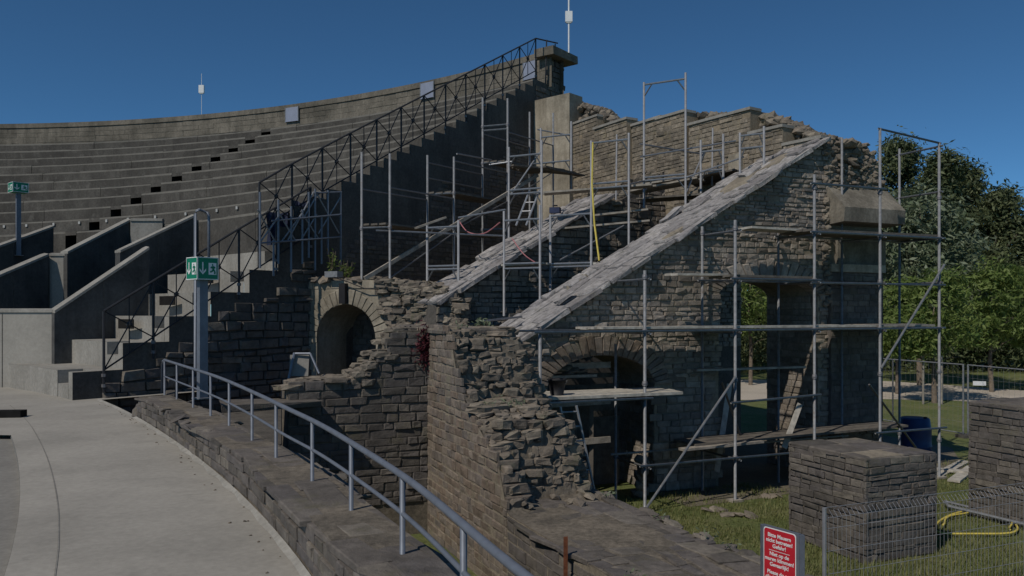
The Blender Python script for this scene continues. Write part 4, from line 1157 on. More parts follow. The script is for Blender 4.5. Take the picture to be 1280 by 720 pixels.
for i in range(8): lump(mb, pw.p(A1[0] - .55 + jit(.28), A1[2] + .35 + (i // 3) * .06, -.4 + jit(.1)), .16, .12, .035, rnd.uniform(.3, .45))
mb.build('flat_stones', M['rubble'], st)
cyl = [(gpt(806, 628), 'broken pale stone propped beside the scaffold foot at the arch', .22, .12, .62), (gpt(850, 612), 'pale rough stone leaning against the wall foot', .16, .1, .5)]
for p_, lab, a_, b_, h_ in cyl:
    t = thing('broken_stone', p_, lab, 'stone'); mb = MB()
    for i in range(5): lump(mb, p_ + V3((jit(.05), .5 + jit(.05), h_ * (i + .6) / 5 * 1.4)), a_, b_, .13, rnd.uniform(.3, .5))
    mb.build('stone_body', M['rubble'], t)
for (x0, y0, x1, y1, lab) in ((980, 560, 1000, 505, 'pale short board leaning in the shade beside the dark stone pier'), (896, 590, 912, 480, 'grey plank leaning upright in the right arch')):
    t = thing('leaning_plank', gpt(x0, 610), lab, 'plank'); mb = MB()
    bar(mb, P(x0, y0, 18.9), P(x1, y1, 19.4), .13, .03, V3((0, 1, 0))); mb.build('plank_body', M['wood_pale'], t)
for (p_, lab, L_, ang) in ((gpt(925, 646), 'pale flat stone slab lying on the grass near the scaffold foot', .8, -12), (gpt(893, 639), 'smaller grey flat stone on the grass beside the scaffold foot', .55, 5), (gpt(965, 622), 'flat pale stone half hidden in grass left of the dark pier', .5, 0)):
    t = thing('flat_stone', p_, lab, 'stone'); mb = MB()
    for i in range(3): lump(mb, p_ + V3((math.cos(R(ang)) * L_ * (i - 1) * .3, math.sin(R(ang)) * L_ * (i - 1) * .3, .03)), L_ * .24, .13, .04, rnd.uniform(.3, .45), R(ang))
    mb.build('stone_body', M['rubble'], t)

# scaffold along the end wall of the stand: frames seen edge on
sb = thing('frame_scaffold', V3((-3, 22.5, .82)), 'tall steel frame scaffold along the dark end wall of the seating', 'scaffold')
FX = V3((.8, -.28, 0))
def fr(k): return V3((-4.04, 21.5, 0)) + V3((1.55, 2.06, 0)) * k
def zf(py, Y): return (HY - py) / F * Y
specs = [(0, 190, (285,)), (1, 194, (243, 287)), (2, 122, (158, 204, 287)), (3, 140, (205, 243))]
for k, ty, rungs in specs:
    a = fr(k); b = a + FX
    for q_ in (a, b):
        zt = zf(ty, 21.5 + 2.06 * k) - (0 if q_ is a else .1)
        pole(sb, V3((q_.x, q_.y, .82)), V3((q_.x, q_.y, zt)), .032, [zf(r, a.y) for r in rungs])
    for r in rungs:
        z = zf(r, a.y); ledger(sb, V3((a.x, a.y, z)), V3((b.x, b.y, z)), .028, name='transom'); 
        if r in (158,): ledger(sb, V3((a.x, a.y, z - .14)), V3((b.x, b.y, z - .14)), .028, name='transom')
for k0, k1, z in ((0, 1, 2.3), (1, 2, 3.45), (1, 2, 2.35), (2, 3, 4.75)):
    a, b = fr(k0), fr(k1)
    boards(sb, V3((a.x, a.y, z + .05)), V3((b.x, b.y, z + .05)), FX, 3, .25, .05, 'wood_dark', 'deck_board', .05)
for k0, k1, zz_ in ((0, 1, 3.3), (1, 2, 4.4), (1, 2, 3.95), (2, 3, 5.7)):
    for o_ in (V3((0, 0, 0)), FX):
        if o_.length > 0 and zz_ == 3.95: continue
        a_, b_ = fr(k0) + o_, fr(k1) + o_
        ledger(sb, V3((a_.x, a_.y, zz_)), V3((b_.x, b_.y, zz_)), .022, name='guard_rail')
for k0, k1, z0_, z1_ in ((0, 1, .9, 2.3), (1, 2, 2.4, 3.5), (2, 3, 3.5, 4.8)):
    a_, b_ = fr(k0) + FX, fr(k1) + FX
    ledger(sb, V3((a_.x, a_.y, z0_)), V3((b_.x, b_.y, z1_)), .022, name='brace')
lath = thing('sloping_beam', P(458, 346, 22), 'long thin timber beam rising at a slant across the dark end wall', 'beam')
mb = MB(); bar(mb, P(456, 348, 21.0), P(672, 219, 25.4), .08, .1); mb.build('beam_body', M['wood'], lath)
for (x0, y0, Y0, x1, y1, Y1, lab) in ((520, 285, 21.6, 556, 272, 22.0, 'short loose plank sticking out at the trestle frame'), (700, 286, 22.6, 812, 276, 22.2, 'long plank laid level between two frames above the second coping'),
                                     (738, 270, 22.4, 810, 262, 22.2, 'plank below the tall open frame beside the yellow hose'), (792, 233, 24.2, 905, 214, 22.4, 'long grey plank before the tan outer wall')):
    t = thing('loose_plank', P(x0, y0, Y0), lab, 'plank'); mb = MB(); bar(mb, P(x0, y0, Y0), P(x1, y1, Y1), .22, .05); mb.build('plank_body', M['wood'], t)

def frame(label, xl, xr, yt, bars, yb, Y, skew=-.5, top=True, hand=None, grp='aluminium scaffold frames between the buttresses'):
    """an aluminium frame: two stiles, a gusseted head and cross bars"""
    t = thing('trestle_scaffold', P(xl, yb, Y), label, 'scaffold', grp)
    dY = skew * (xr - xl) / F * Y
    Yr = Y + dY
    A = lambda y: P(xl, y, Y)
    def Bz(z): q_ = P(xr, 300, Yr); return V3((q_.x, q_.y, z))
    za_, zb_ = A(yt).z, A(yb).z
    pole(t, V3((A(yt).x, Y, zb_)), V3((A(yt).x, Y, za_)), .032, (), 'alu', 'stile')
    pole(t, Bz(zb_), Bz(za_ + .1), .032, (), 'alu', 'stile')
    for i, y in enumerate(bars):
        z = A(y).z
        ledger(t, V3((A(y).x, Y, z)), Bz(z), .028, 'alu', 'cross_bar')
        if i % 2 == 0 or len(bars) < 3:
            for s_, o_ in ((0., .2), (1., -.2)):
                k0 = V3((A(y).x, Y, z)).lerp(Bz(z), s_ + o_); k1 = V3((A(y).x, Y, z - .34)).lerp(Bz(z - .34), s_)
                ledger(t, k0, k1, .02, 'alu', 'gusset')
    return t
frame('low aluminium trestle frame standing at the foot of the sloping beam', 534, 573, 282, (285, 333, 337), 352, 21.4)
frame('aluminium frame with ladder left of the pale end panel', 636, 677, 184, (196, 238, 243), 350, 23.4)
frame('aluminium frame straddling the lower second coping', 630, 675, 264, (276, 330, 336), 395, 20.9)
frame('aluminium frame to the right of the straddling one, half behind the main coping', 688, 739, 268, (270, 330, 334), 372, 20.9)
frame('narrow aluminium frame carrying the yellow hose', 739, 786, 176, (179, 230, 236), 330, 22.2)
frame('tallest aluminium frame standing up against the sky', 805, 857, 103, (106, 222, 226), 260, 22.6)
frame('rear aluminium frame near the pale end panel of the outer wall', 676, 714, 160, (172, 204), 240, 26.5)
frame('low aluminium frame on the planks before the tan wall', 876, 904, 175, (190, 214), 250, 22.2)
frame('small aluminium frame beside the rubble crest of the outer wall', 925, 955, 166, (170, 186), 240, 21.2)
# decks between the frames
for lab, (a, b, n_, mt) in {'grey board deck between the two frames at the pale end panel': (P(676, 208, 24), P(714, 216, 26), 3, 'wood_dark'),
                            'wide weathered board deck under the tallest frame': (P(786, 238, 22.9), P(868, 222, 22.2), 3, 'wood'),
                            'dark board deck between the second coping and the tan wall': (P(858, 226, 23.2), P(915, 212, 22.4), 4, 'wood_dark'),
                            'dark underdeck slung low beneath the tallest frame': (P(800, 248, 22.8), P(905, 240, 21.8), 3, 'wood_dark'), 'narrow pale deck inside the straddling frame': (P(630, 331, 20.9), P(676, 329, 20.5), 2, 'wood_pale'),
                            'narrow pale deck between the lower middle frame and the main coping': (P(688, 331, 20.9), P(748, 329, 20.3), 2, 'wood_pale'), 'broad dark deck by the ladder frame at the end wall': (P(636, 206, 24.2), P(700, 212, 25.8), 4, 'wood_dark'),
                            'pale board deck at the middle frames above the second coping': (P(678, 240, 22.6), P(812, 230, 21.8), 2, 'wood')}.items():
    t = thing('board_deck', a, lab, 'boards', 'board decks on the aluminium frames'); boards(t, a, b, V3((.5, .85, 0)), n_, .25, .05, mt, 'deck_board', .15)
for lab, a, b in (('thin tube handrail above the tallest frame deck', P(800, 196, 22.6), P(920, 176, 22)), ('thin diagonal tube brace behind the yellow hose', P(700, 325, 21.5), P(780, 282, 22)),
                  ('thin tube rail sloping down before the tan wall panels', P(800, 180, 22.6), P(880, 193, 22.8)), ('dark tube rail before the pale end panel', P(672, 162, 28), P(716, 170, 27.5)),
                  ('long tube between the end wall frames', P(571, 192, 23.4), P(614, 200, 25.4)), ('short tube beside the ladder frame head', P(612, 206, 25.4), P(640, 202, 24)),
                  ('slanting tube brace inside the ladder frame', P(638, 244, 23.4), P(675, 190, 23.1)), ('long tube low across the end wall to the trestle', P(470, 288, 21.3), P(632, 295, 21.2)),
                  ('tube handrail above the lower second coping', P(573, 272, 21.4), P(632, 262, 21)), ('steep tube brace right of the tallest frame', P(858, 240, 22.2), P(880, 190, 22.4)),
                  ('tube ledger joining the hose frame and the tallest frame', P(784, 231, 21.8), P(806, 226, 22.6)), ('thin tube from the tallest frame to the small rear frame', P(857, 222, 22), P(930, 196, 21.4)),
                  ('upright tube before the tan wall left of the tallest frame', P(770, 250, 23.5), P(771, 168, 23.5)), ('upright tube before the tan wall at the dark deck', P(890, 232, 22.8), P(891, 160, 22.8)),
                  ('thin tube from the ruined wall to the second coping', P(598, 402, 17.6), P(652, 396, 18.2))):
    t = thing('scaffold_tube', a, lab, 'tube', 'single tubes on the rear scaffold'); ledger(t, a, b, .024, 'alu', 'tube_body')
ladder('short aluminium ladder inside the frame left of the end panel', P(645, 282, 22.8), P(662, 238, 23.2), V3((1, -.3, 0)), 4, .3)
rope = thing('yellow_hose_line', P(748, 325, 21.4), 'yellow hose hanging straight down the narrow aluminium frame', 'hose')
mb = MB(); tube(mb, [P(741, 178, 22.1), P(740, 230, 22), P(743, 280, 21.8), P(749, 326, 21.4)], .026, 6); mb.build('hose_body', M['yellow'], rope)
for lab, pts in (('faded red cable sagging from the trestle to the second coping', [(573, 275, 22), (585, 290, 21.6), (605, 292, 21.3), (625, 278, 21)]), ('faded red cable hanging over the second coping edge', [(640, 298, 20.9), (655, 318, 20.6), (672, 330, 20.5)])):
    t = thing('red_cable', P(*pts[0]), lab, 'cable'); mb = MB(); tube(mb, catmull([P(*c) for c in pts], 5), .016, 5); mb.build('cable_body', M['pink'], t)
bx = thing('tool_box', P(691, 262, 21.5), 'small dark tool box on the frame beside the second coping', 'box')
mb = MB(); box(mb, P(694, 263, 21.6), .28, .2, .15, V3((1, -.3, 0)), tone=.5); mb.build('box_body', M['navy'], bx)
mb = MB(); tube(mb, [P(691, 257, 21.6), P(697, 257, 21.6)], .02, 5); mb.build('handle', M['black'], bx)

# scaffold tower parked on the landing of the stand
tw = thing('braced_scaffold_tower', cpt(5.2, 1.7, -.6), 'steel scaffold tower with crossed braces parked on the landing of the stand', 'scaffold')
def tq(px, py): return P(px, py, 20.6 + (px - 325) / 100 * 2.0)
for px, y0, y1 in ((325, 240, 335), (342, 300, 345), (364, 258, 340), (378, 262, 330), (386, 240, 322), (394, 236, 338), (410, 238, 318), (426, 240, 332), (348, 250, 330), (402, 270, 330)):
    mb = MB(); tube(mb, [tq(px, y1), tq(px, y0)], .03, 6); mb.build('pole', M['steel_blue'], tw)
for x0, x1, y0, y1 in ((325, 427, 304, 296), (340, 427, 276, 268), (395, 427, 241, 240)):
    mb = MB(); tube(mb, [tq(x0, y0), tq(x1, y1)], .026, 6); mb.build('ledger', M['steel_blue'], tw)
for x0, y0, x1, y1 in ((322, 262, 344, 302), (326, 302, 350, 268), (346, 262, 370, 302), (352, 302, 378, 266), (376, 264, 398, 298), (376, 300, 396, 268), (396, 242, 424, 292), (398, 292, 426, 246), (380, 272, 396, 244), (360, 300, 392, 240)):
    mb = MB(); tube(mb, [tq(x0, y0), tq(x1, y1)], .02, 6); mb.build('brace', M['steel'], tw)
tarp = thing('tarpaulin_stack', cpt(5.6, 1.7, -1), 'dark navy tarpaulin sheets hung behind the parked scaffold tower', 'tarpaulin')
mb = MB()
for x0, x1, y0, y1 in ((342, 372, 264, 304), (374, 396, 250, 302), (398, 425, 246, 300)):
    p0, p1 = tq(x0, y1), tq(x1, y1); n_ = 7; vs = []
    for i in range(n_ + 1):
        p_ = p0.lerp(p1, i / n_) + V3((-.35, .55, 0)); hh = (y1 - y0) / F * p_.y
        for k in range(4):
            vs.append(p_ + V3((.04 * math.sin(i * 1.9 + k), .05 * math.cos(i * 2.3 + k * .8), hh * k / 3 * (1 + .04 * math.sin(i * 1.3)))))
    o_ = [q_ + V3((-.04, .06, 0)) for q_ in vs]
    f4 = [(i * 4 + k, i * 4 + k + 1, i * 4 + 5 + k, i * 4 + 4 + k) for i in range(n_) for k in range(3)]
    mb.add(vs, f4, .5); mb.add(o_, f4, .5)
mb.build('sheet', M['navy'], tarp)

# ------------------------------------------------------------------ exit signs, hoop rail, masts, plates
def exit_sign(label, base, zt, a, h, pw_, ang):
    t = thing('exit_sign', base, label, 'sign', 'green emergency exit signs')
    dx = V3((math.cos(R(ang)), math.sin(R(ang)), 0)); dy = V3((-dx.y, dx.x, 0)); b0 = V3((base.x, base.y, 0))
    mb = MB(); box(mb, b0 + V3((0, 0, (base.z + zt - h) / 2)), pw_, pw_ * .7, zt - h - base.z, dx, tone=.5); mb.build('post', M['steel_blue'], t)
    mb = MB(); box(mb, b0 + V3((0, 0, base.z + .01)), pw_ * 1.8, pw_ * 1.6, .02, dx, tone=.5); mb.build('base_plate', M['steel'], t)
    c = b0 + V3((0, 0, zt - h / 2))
    mb = MB(); box(mb, c, a, a, h, dx, tone=.5); bx_ = mb.build('sign_box', M['green'], t)
    for nrm, tx in ((-dy, dx), (-dx, -dy)):
        f = lambda u, v, k=.004: c + nrm * (a / 2 + k) + tx * (u * a / 2) + V3((0, 0, v * h / 2))
        fr_ = .93; mb = MB()
        for (u0, v0, u1, v1) in ((-1, fr_, 1, 1), (-1, -1, 1, -fr_), (-1, -fr_, -fr_ - .01, fr_), (fr_ + .01, -fr_, 1, fr_)):
            mb.add([f(u0, v0), f(u1, v0), f(u1, v1), f(u0, v1)], [(0, 1, 2, 3)], .5)
        # arrow
        mb.add([f(-.56, .55), f(-.44, .55), f(-.44, -.3), f(-.56, -.3)], [(0, 1, 2, 3)], .5)
        mb.add([f(-.5, -.55, .005), f(-.5, -.37, .005), f(-.8, -.02, .005), f(-.8, -.22, .005)], [(0, 1, 2, 3)], .5)
        mb.add([f(-.5, -.55, .006), f(-.2, -.22, .006), f(-.2, -.02, .006), f(-.5, -.37, .006)], [(0, 1, 2, 3)], .5)
        # door panel with runner left green
        mb.add([f(.05, -.55), f(.8, -.55), f(.8, .5), f(.05, .5)], [(0, 1, 2, 3)], .5)
        mb.build('pictogram', M['white'], bx_)
        mb = MB()
        def limb(u0, v0, u1, v1, w_=.075):
            d = V3((u1 - u0, v1 - v0, 0)).normalized(); n_ = V3((-d.y, d.x, 0)) * w_ / 2 * 2
            mb.add([f(u0 + n_.x, v0 + n_.y, .009), f(u1 + n_.x, v1 + n_.y, .009), f(u1 - n_.x, v1 - n_.y, .009), f(u0 - n_.x, v0 - n_.y, .009)], [(0, 1, 2, 3)], .5)
        mb.add([f(.42 + .075 * math.cos(k * .785), .33 + .09 * math.sin(k * .785), .009) for k in range(8)], [tuple(range(8))], .5)
        limb(.44, .2, .5, -.1, .1); limb(.5, -.1, .34, -.28); limb(.34, -.28, .18, -.3); limb(.5, -.1, .66, -.26); limb(.66, -.26, .62, -.5); limb(.44, .18, .24, .05); limb(.46, .18, .68, .06)
        mb.build('runner', M['green'], bx_)
    return t
exit_sign('larger green exit sign box on a grey post above the low wall', V3((-5.36, 13.85, WT)), .94, .38, .385, .15, 49)
exit_sign('small green exit sign at the far left above the parapets', V3(((23 - HX) / F * 27, 27, 1.9)), 4.35, .48, .33, .14, 49)
hoop = thing('hoop_handrail', cpt(2.4, -.7, .0), 'tall grey steel hoop handrail behind the exit sign post', 'handrail')
a, b = P(244, 460, 18.9), P(261, 350, 19.3)
mb = MB(); za_ = P(244, 262, 18.9).z
tube(mb, [a, V3((a.x, a.y, za_ - .1)), V3((a.x + .03, a.y, za_ - .03)), V3((a.x + .1, a.y, za_)), V3((b.x - .1, b.y, za_)), V3((b.x - .03, b.y, za_ - .03)), V3((b.x, b.y, za_ - .1)), b], .035, 8)
mb.build('tube_body', M['steel_blue'], hoop, True)
def mast(label, px, ybot, ytop, Y, by, bw, bh, r):
    a = P(px, ybot, Y); t = thing('antenna_mast', a, label, 'mast', 'white masts on the rim wall')
    mb = MB(); tube(mb, [a, P(px, ytop, Y)], r, 6); o = mb.build('pole', M['white'], t)
    c = P(px, by, Y); mb = MB(); box(mb, c, bw, bw * .5, bh, tone=.5); box(mb, c + V3((0, 0, -bh / 2 - .02)), bw * .7, bw * .4, .04, tone=.5); mb.build('equipment_box', M['white'], t)
mast('white mast with a box on the rim corner above the buttresses', 711, 66, -30, 32.0, 21, .28, .42, .035)
mast('distant thin white mast with a small box on the left rim', 252, 148, 92, 43.5, 111.5, .28, .42, .012)
for px, Y, w_, lab, py in ((365, 41.2, .75, 'pale sheet panel on the rim wall at the head of the vent holes', 143), (534, 37.3, .72, 'pale sheet panel on the rim wall in the middle of the long railing', 113), (662, 33.8, .6, 'pale sheet panel on the rim wall nearest the end wall', 88)):
    k = (px - HX) / F
    # meet the rim circle
    d = V3((k, 1, 0)); kk = -K; A_ = d.dot(d); B_ = 2 * d.dot(kk); C_ = kk.dot(kk) - (rr - .09) ** 2
    Y = (-B_ + math.sqrt(B_ * B_ - 4 * A_ * C_)) / (2 * A_)
    c = P(px, py, Y); rad = (V3((c.x, c.y, 0)) - K).normalized(); tg = V3((-rad.y, rad.x, 0))
    t = thing('rim_panel', c, lab, 'panel', 'pale panels along the rim wall'); mb = MB(); box(mb, c, w_, .05, .7, tg, tone=.5); mb.build('sheet', M['paleblue'], t)
    mb = MB()
    for s_ in (-1, 1): box(mb, c + tg * s_ * (w_ / 2 + .02), .04, .07, .74, tg, tone=.5)
    mb.build('frame', M['steel'], t)
r_, z_ = crad(rows_up[1][0]), rows_up[1][1] - .14
proto = None
for i, px in enumerate((5, 33, 67, 99, 133, 160, 194, 232, 271, 296)):
    k = (px - HX) / F; d = V3((k, 1, 0)); kk = -K; A_ = d.dot(d); B_ = 2 * d.dot(kk); C_ = kk.dot(kk) - (r_ - .045) ** 2
    Y = (-B_ + math.sqrt(B_ * B_ - 4 * A_ * C_)) / (2 * A_)
    c = V3((k * Y, Y, z_)); rad = (V3((c.x, c.y, 0)) - K).normalized(); tg = V3((-rad.y, rad.x, 0))
    mb = MB(); box(mb, c, .1, .02, .1, tg, tone=.5); o = mb.build('seat_plate', M['plate_white'])
    tag(o, 'small white number plate on the lowest visible seat row of the stand', 'plate', 'white number plates on the seat row')

# ------------------------------------------------------------------ fences, red sign, things on the lawn
def mesh_fence(label, a, b, h, step, hs, wr, pr, mat='steel_blue', bent=.0, grp=None):
    t = thing('mesh_fence', a, label, 'fence', grp); a, b = V3(a), V3(b); d = (b - a); L = d.length; d = d.normalized(); nn = V3((-d.y, d.x, 0))
    for p_ in (a, b):
        mb = MB(); tube(mb, [p_, p_ + V3((0, 0, h))], pr, 8); mb.build('post', M[mat], t)
        m2 = MB(); box(m2, p_ + V3((0, 0, .05)), .5, .22, .1, nn, tone=.5); m2.build('foot', M['mortar_dark'], t)
    mb = MB()
    n_ = int(L / step)
    for i in range(1, n_):
        p_ = a + d * L * i / n_
        if bent: tube(mb, [p_ + V3((0, 0, .1)), p_ + V3((0, 0, h - .14)), p_ + nn * bent + V3((0, 0, h - .06)), p_ + nn * bent * .2 + V3((0, 0, h))], wr, 4)
        else: tube(mb, [p_ + V3((0, 0, .1)), p_ + V3((0, 0, h))], wr, 4)
    for z in hs: tube(mb, [a + V3((0, 0, z)), b + V3((0, 0, z))], wr * 1.2, 4)
    mb.build('wire_mesh', M[mat], t)
    return t, d
fa = V3((4.1, 10.5, G)); fb = fa + U * 4.2
t, d = mesh_fence('low steel mesh fence panel with bent top wires in front of the dark pier', fa, fb, 1.63, .075, (.15, .45, .75, 1.05, 1.35, 1.49, 1.63), .0031, .028, 'alu', .07)
# rails of a fallen fence panel on the right
t = thing('fallen_fence_panel', gpt(1240, 660), 'grey fence panel lying flat on the grass beside the yellow hose', 'fence')
a, b = gpt(1186, 640) + V3((0, 0, .12)), gpt(1300, 668) + V3((0, 0, .12))
mb = MB(); tube(mb, [a, b], .035, 6); tube(mb, [a + V3((.1, .35, .02)), b + V3((.1, .35, .02))], .03, 6); tube(mb, [a, a + V3((.1, .35, .02))], .03, 6); mb.build('frame', M['steel'], t)
mb = MB()
for i in range(1, 24): p_ = a.lerp(b, i / 24); tube(mb, [p_, p_ + V3((.1, .35, .02))], .006, 4)
mb.build('wire_mesh', M['steel'], t)
for (x0, Y0, x1, Y1, lab) in ((1040, 33.6, 1116, 29.8, 'building site mesh fence left part, behind the scaffold end'), (1116, 29.8, 1204, 26.9, 'building site mesh fence middle part, before the staked tree'), (1210, 26.7, 1320, 23.4, 'building site mesh fence right part with the white plate')):
    a, b = V3(((x0 - HX) / F * Y0, Y0, G)), V3(((x1 - HX) / F * Y1, Y1, G))
    t, d = mesh_fence(lab, a, b, 2.45,   .2, (.12, .5, 1.0, 1.5, 2.0, 2.45), .0025, .03, 'steel', 0, 'building site fences')
    for z in (2.43, .12):
        mb = MB(); tube(mb, [a + V3((0, 0, z)), b + V3((0, 0, z))], .022, 6); mb.build('frame_rail', M['steel'], t)
c = P(1223, 479, 26.3)
t = thing('fence_plate', c, 'small white plate hanging on the right building site fence', 'plate'); mb = MB(); box(mb, c + V3((0, -.06, 0)), .38, .02, .14, V3((.96, -.28, 0)), tone=.5); mb.build('plate_body', M['white'], t)

# red notice
sg = thing('notice_sign', V3((2.64, 7.9, G)), 'red notice board with white German and Dutch lettering on a grey stand', 'sign')
sl = P(955, 657, 8.0); sd_ = V3((.21, -.32, 0)).normalized(); sn = V3((sd_.y, -sd_.x, 0)); sw_, sh_ = .385, .62
def sp(u, v, k=0.): return sl + sd_ * u + V3((0, 0, -v)) + sn * k
mb = MB(); box(mb, sp(sw_ / 2, sh_ / 2, -.02), sw_ + .05, .03, sh_ + .02, sd_, tone=.5); mb.build('backing', M['steel_blue'], sg)
mb = MB()
for u in (-.03, sw_ + .03): bar(mb, sp(u, -.0, -.03), V3((sp(u, 0, -.03).x, sp(u, 0, -.03).y, G)), .05, .05, V3((0, 1, 0)))
mb.build('stand', M['steel_blue'], sg)
mb = MB(); rc = .03; pts = []
for cu, cv, a0 in ((sw_ - rc, rc, -90), (sw_ - rc, sh_ - rc, 0), (rc, sh_ - rc, 90), (rc, rc, 180)):
    for k in range(5): a = R(a0 + 22.5 * k); pts.append((cu + rc * math.cos(a), cv + rc * math.sin(a)))
mb.add([sp(u, v, .006) for u, v in pts], [tuple(range(len(pts)))], .5); mb.build('white_border', M['white'], sg)
mb = MB(); mb.add([sp(sw_ / 2 + (u - sw_ / 2) * .95, sh_ / 2 + (v - sh_ / 2) * .968, .009) for u, v in pts], [tuple(range(len(pts)))], .5); board = mb.build('red_board', M['red'], sg)
rotm = Matrix((sd_, V3((0, 0, 1)), sn)).transposed().to_4x4()
def text_mesh(body, size, p_, parent, mat):
    cu = bpy.data.curves.new('lettering', 'FONT'); cu.body = body; cu.size = size; cu.align_x = 'CENTER'; cu.extrude = .0006
    cu.offset = .0012
    o = bpy.data.objects.new('lettering', cu); COL.objects.link(o)
    dg = bpy.context.evaluated_depsgraph_get(); me = bpy.data.meshes.new_from_object(o.evaluated_get(dg)); bpy.data.objects.remove(o)
    me.materials.clear(); me.materials.append(mat)
    me.transform(Matrix.Translation(p_) @ rotm)
    off = V3((0, 0, H)); base = V3((0, 0, 0)); q_ = parent
    while q_ is not None: base += q_.location; q_ = q_.parent
    me.transform(Matrix.Translation(off - base))
    o = bpy.data.objects.new('lettering', me); COL.objects.link(o); o.parent = parent
for i, (tx, v) in enumerate((('Bitte Mauern', .085), ('nicht betreten!', .137), ('Gefahr!', .19), ('Niet op de', .268), ('muren klimmen!', .32), ('Gevaarlijk!', .372), ('Please do not', .45), ('climb the walls!', .502), ('Danger!', .554))):
    text_mesh(tx, .052, sp(sw_ / 2, v, .012), board, M['white'])
mb = MB(); mb.add([sp(.07, .214, .012), sp(sw_ - .07, .214, .012), sp(sw_ - .07, .219, .012), sp(.07, .219, .012)], [(0, 1, 2, 3)], .5); mb.build('divider_line', M['white'], board)

rp = thing('rusty_post', V3((.65, 9.6, G)), 'thin rusty angle iron post standing against the low dark wall', 'post')
mb = MB(); bar(mb, V3((.64, 9.6, G)), P(707, 671, 9.6), .05, .012, V3((0, 1, 0))); bar(mb, V3((.66, 9.61, G)), P(709, 671, 9.61), .012, .05, V3((0, 1, 0))); mb.build('post_body', M['rust'], rp)
hp = [gpt(1168 + 52 * (1 - math.cos(a)), 661 + 15 * math.sin(a) + 4 * math.cos(2 * a)) + V3((0, 0, .07)) for a in frange(0, 2 * math.pi, 40)]
hs = thing('yellow_hose_coil', gpt(1220, 662), 'yellow hose lying in a loose loop on the grass', 'hose')
mb = MB(); tube(mb, hp[:-1], .022, 6, .5, True); mb.build('outer_loop', M['yellow'], hs, True)
mb = MB(); tube(mb, [p_.lerp(gpt(1222, 661), .14 + .06 * math.sin(i)) + V3((0, 0, .03)) for i, p_ in enumerate(hp[18:40])], .019, 6); mb.build('inner_loop', M['yellow'], hs, True)
bb = thing('blue_barrel', gpt(1148, 574), 'blue plastic barrel half hidden behind the scaffold end', 'barrel')
c = gpt(1148, 574) + V3((.1, .4, 0)); prof = [(.0, 0), (.38, 0), (.42, .08), (.44, .3), (.46, .33), (.44, .36), (.44, .8), (.46, .83), (.43, .86), (.4, 1.1), (.36, 1.14), (0, 1.12)]
n = 20; mb = MB()
mb.add([V3((c.x + r * math.cos(2 * math.pi * k / n), c.y + r * math.sin(2 * math.pi * k / n), G + z)) for r, z in prof for k in range(n)], [(i * n + k, i * n + (k + 1) % n, (i + 1) * n + (k + 1) % n, (i + 1) * n + k) for i in range(len(prof) - 1) for k in range(n)], .5)
mb.build('drum', M['blue'], bb, True)
mb = MB(); tube(mb, [V3((c.x + .2, c.y - .2, G + 1.12)), V3((c.x + .2, c.y - .2, G + 1.18))], .05, 8); mb.build('cap', M['black'], bb)
for (x0, y0, x1, y1, lab, z) in ((1172, 596, 1206, 578, 'pale board lying on the ground between the two dark piers', .03), (1168, 590, 1212, 594, 'greyish board lying crosswise on the ground between the piers', .08), (1192, 604, 1216, 586, 'short board on the ground beside the right pier', .05)):
    t = thing('ground_board', gpt(x0, y0), lab, 'plank'); mb = MB(); bar(mb, gpt(x0, y0) + V3((0, 0, z)), gpt(x1, y1) + V3((0, 0, z)), .28, .05); mb.build('board_body', M['wood_pale'], t)

# ------------------------------------------------------------------ plants
def crown_clumps(mb, lobes, per, leaf, clump_r, leaves):
    for (c, rx, rz) in lobes:
        for i in range(per):
            d = V3((rnd.gauss(0, 1), rnd.gauss(0, 1), rnd.gauss(0, 1))).normalized()
            k = rnd.uniform(.55, 1.02) ** .6
            cc = c + V3((d.x * rx * k, d.y * rx * k, d.z * rz * k))
            tn = rnd.uniform(0, 1)
            R_ = clump_r * rnd.uniform(.6, 1.3)
            for j in range(leaves):
                o = V3((rnd.gauss(0, .5), rnd.gauss(0, .5), rnd.gauss(0, .38))) * R_
                leaf_quad(mb, cc + o, leaf * rnd.uniform(.6, 1.3), d * .6 + V3((0, 0, .5)), min(1, max(0, tn + jit(.3))))
def trunk(mb, base, h, r, limbs, spread, lean=V3((0, 0, 0))):
    tube(mb, [base + V3((0, 0, -.1)), base + V3((jit(.1), jit(.1), h * .35)) + lean * .3, base + V3((jit(.15), jit(.15), h * .7)) + lean * .7, base + V3((0, 0, h)) + lean], [r * 1.25, r, r * .7, r * .25], 7)
    for i in range(limbs):
        a = rnd.uniform(0, 6.28); z = h * rnd.uniform(.35, .85); p_ = base + V3((0, 0, z)) + lean * (z / h)
        e_ = p_ + V3((math.cos(a) * spread * rnd.uniform(.5, 1), math.sin(a) * spread * rnd.uniform(.5, 1), spread * rnd.uniform(.2, .7)))
        tube(mb, [p_, p_.lerp(e_, .5) + V3((0, 0, .1)), e_], [r * .4, r * .25, r * .08], 5)
def tree(name, px, Y, h, lobes, per, leaf, clump, leaves, lmat, label, grp, tr=.25, limbs=8, spread=2.):
    base = V3(((px - HX) / F * Y, Y, G))
    t = thing(name, base, label, 'tree', grp)
    mb = MB(); trunk(mb, base, h * .85, tr, limbs, spread); mb.build('trunk', M['bark'], t, True)
    mb = MB(); crown_clumps(mb, [(base + V3(c), rx, rz) for c, rx, rz in lobes], per, leaf, clump, leaves); mb.build('crown', M[lmat], t)
    return t
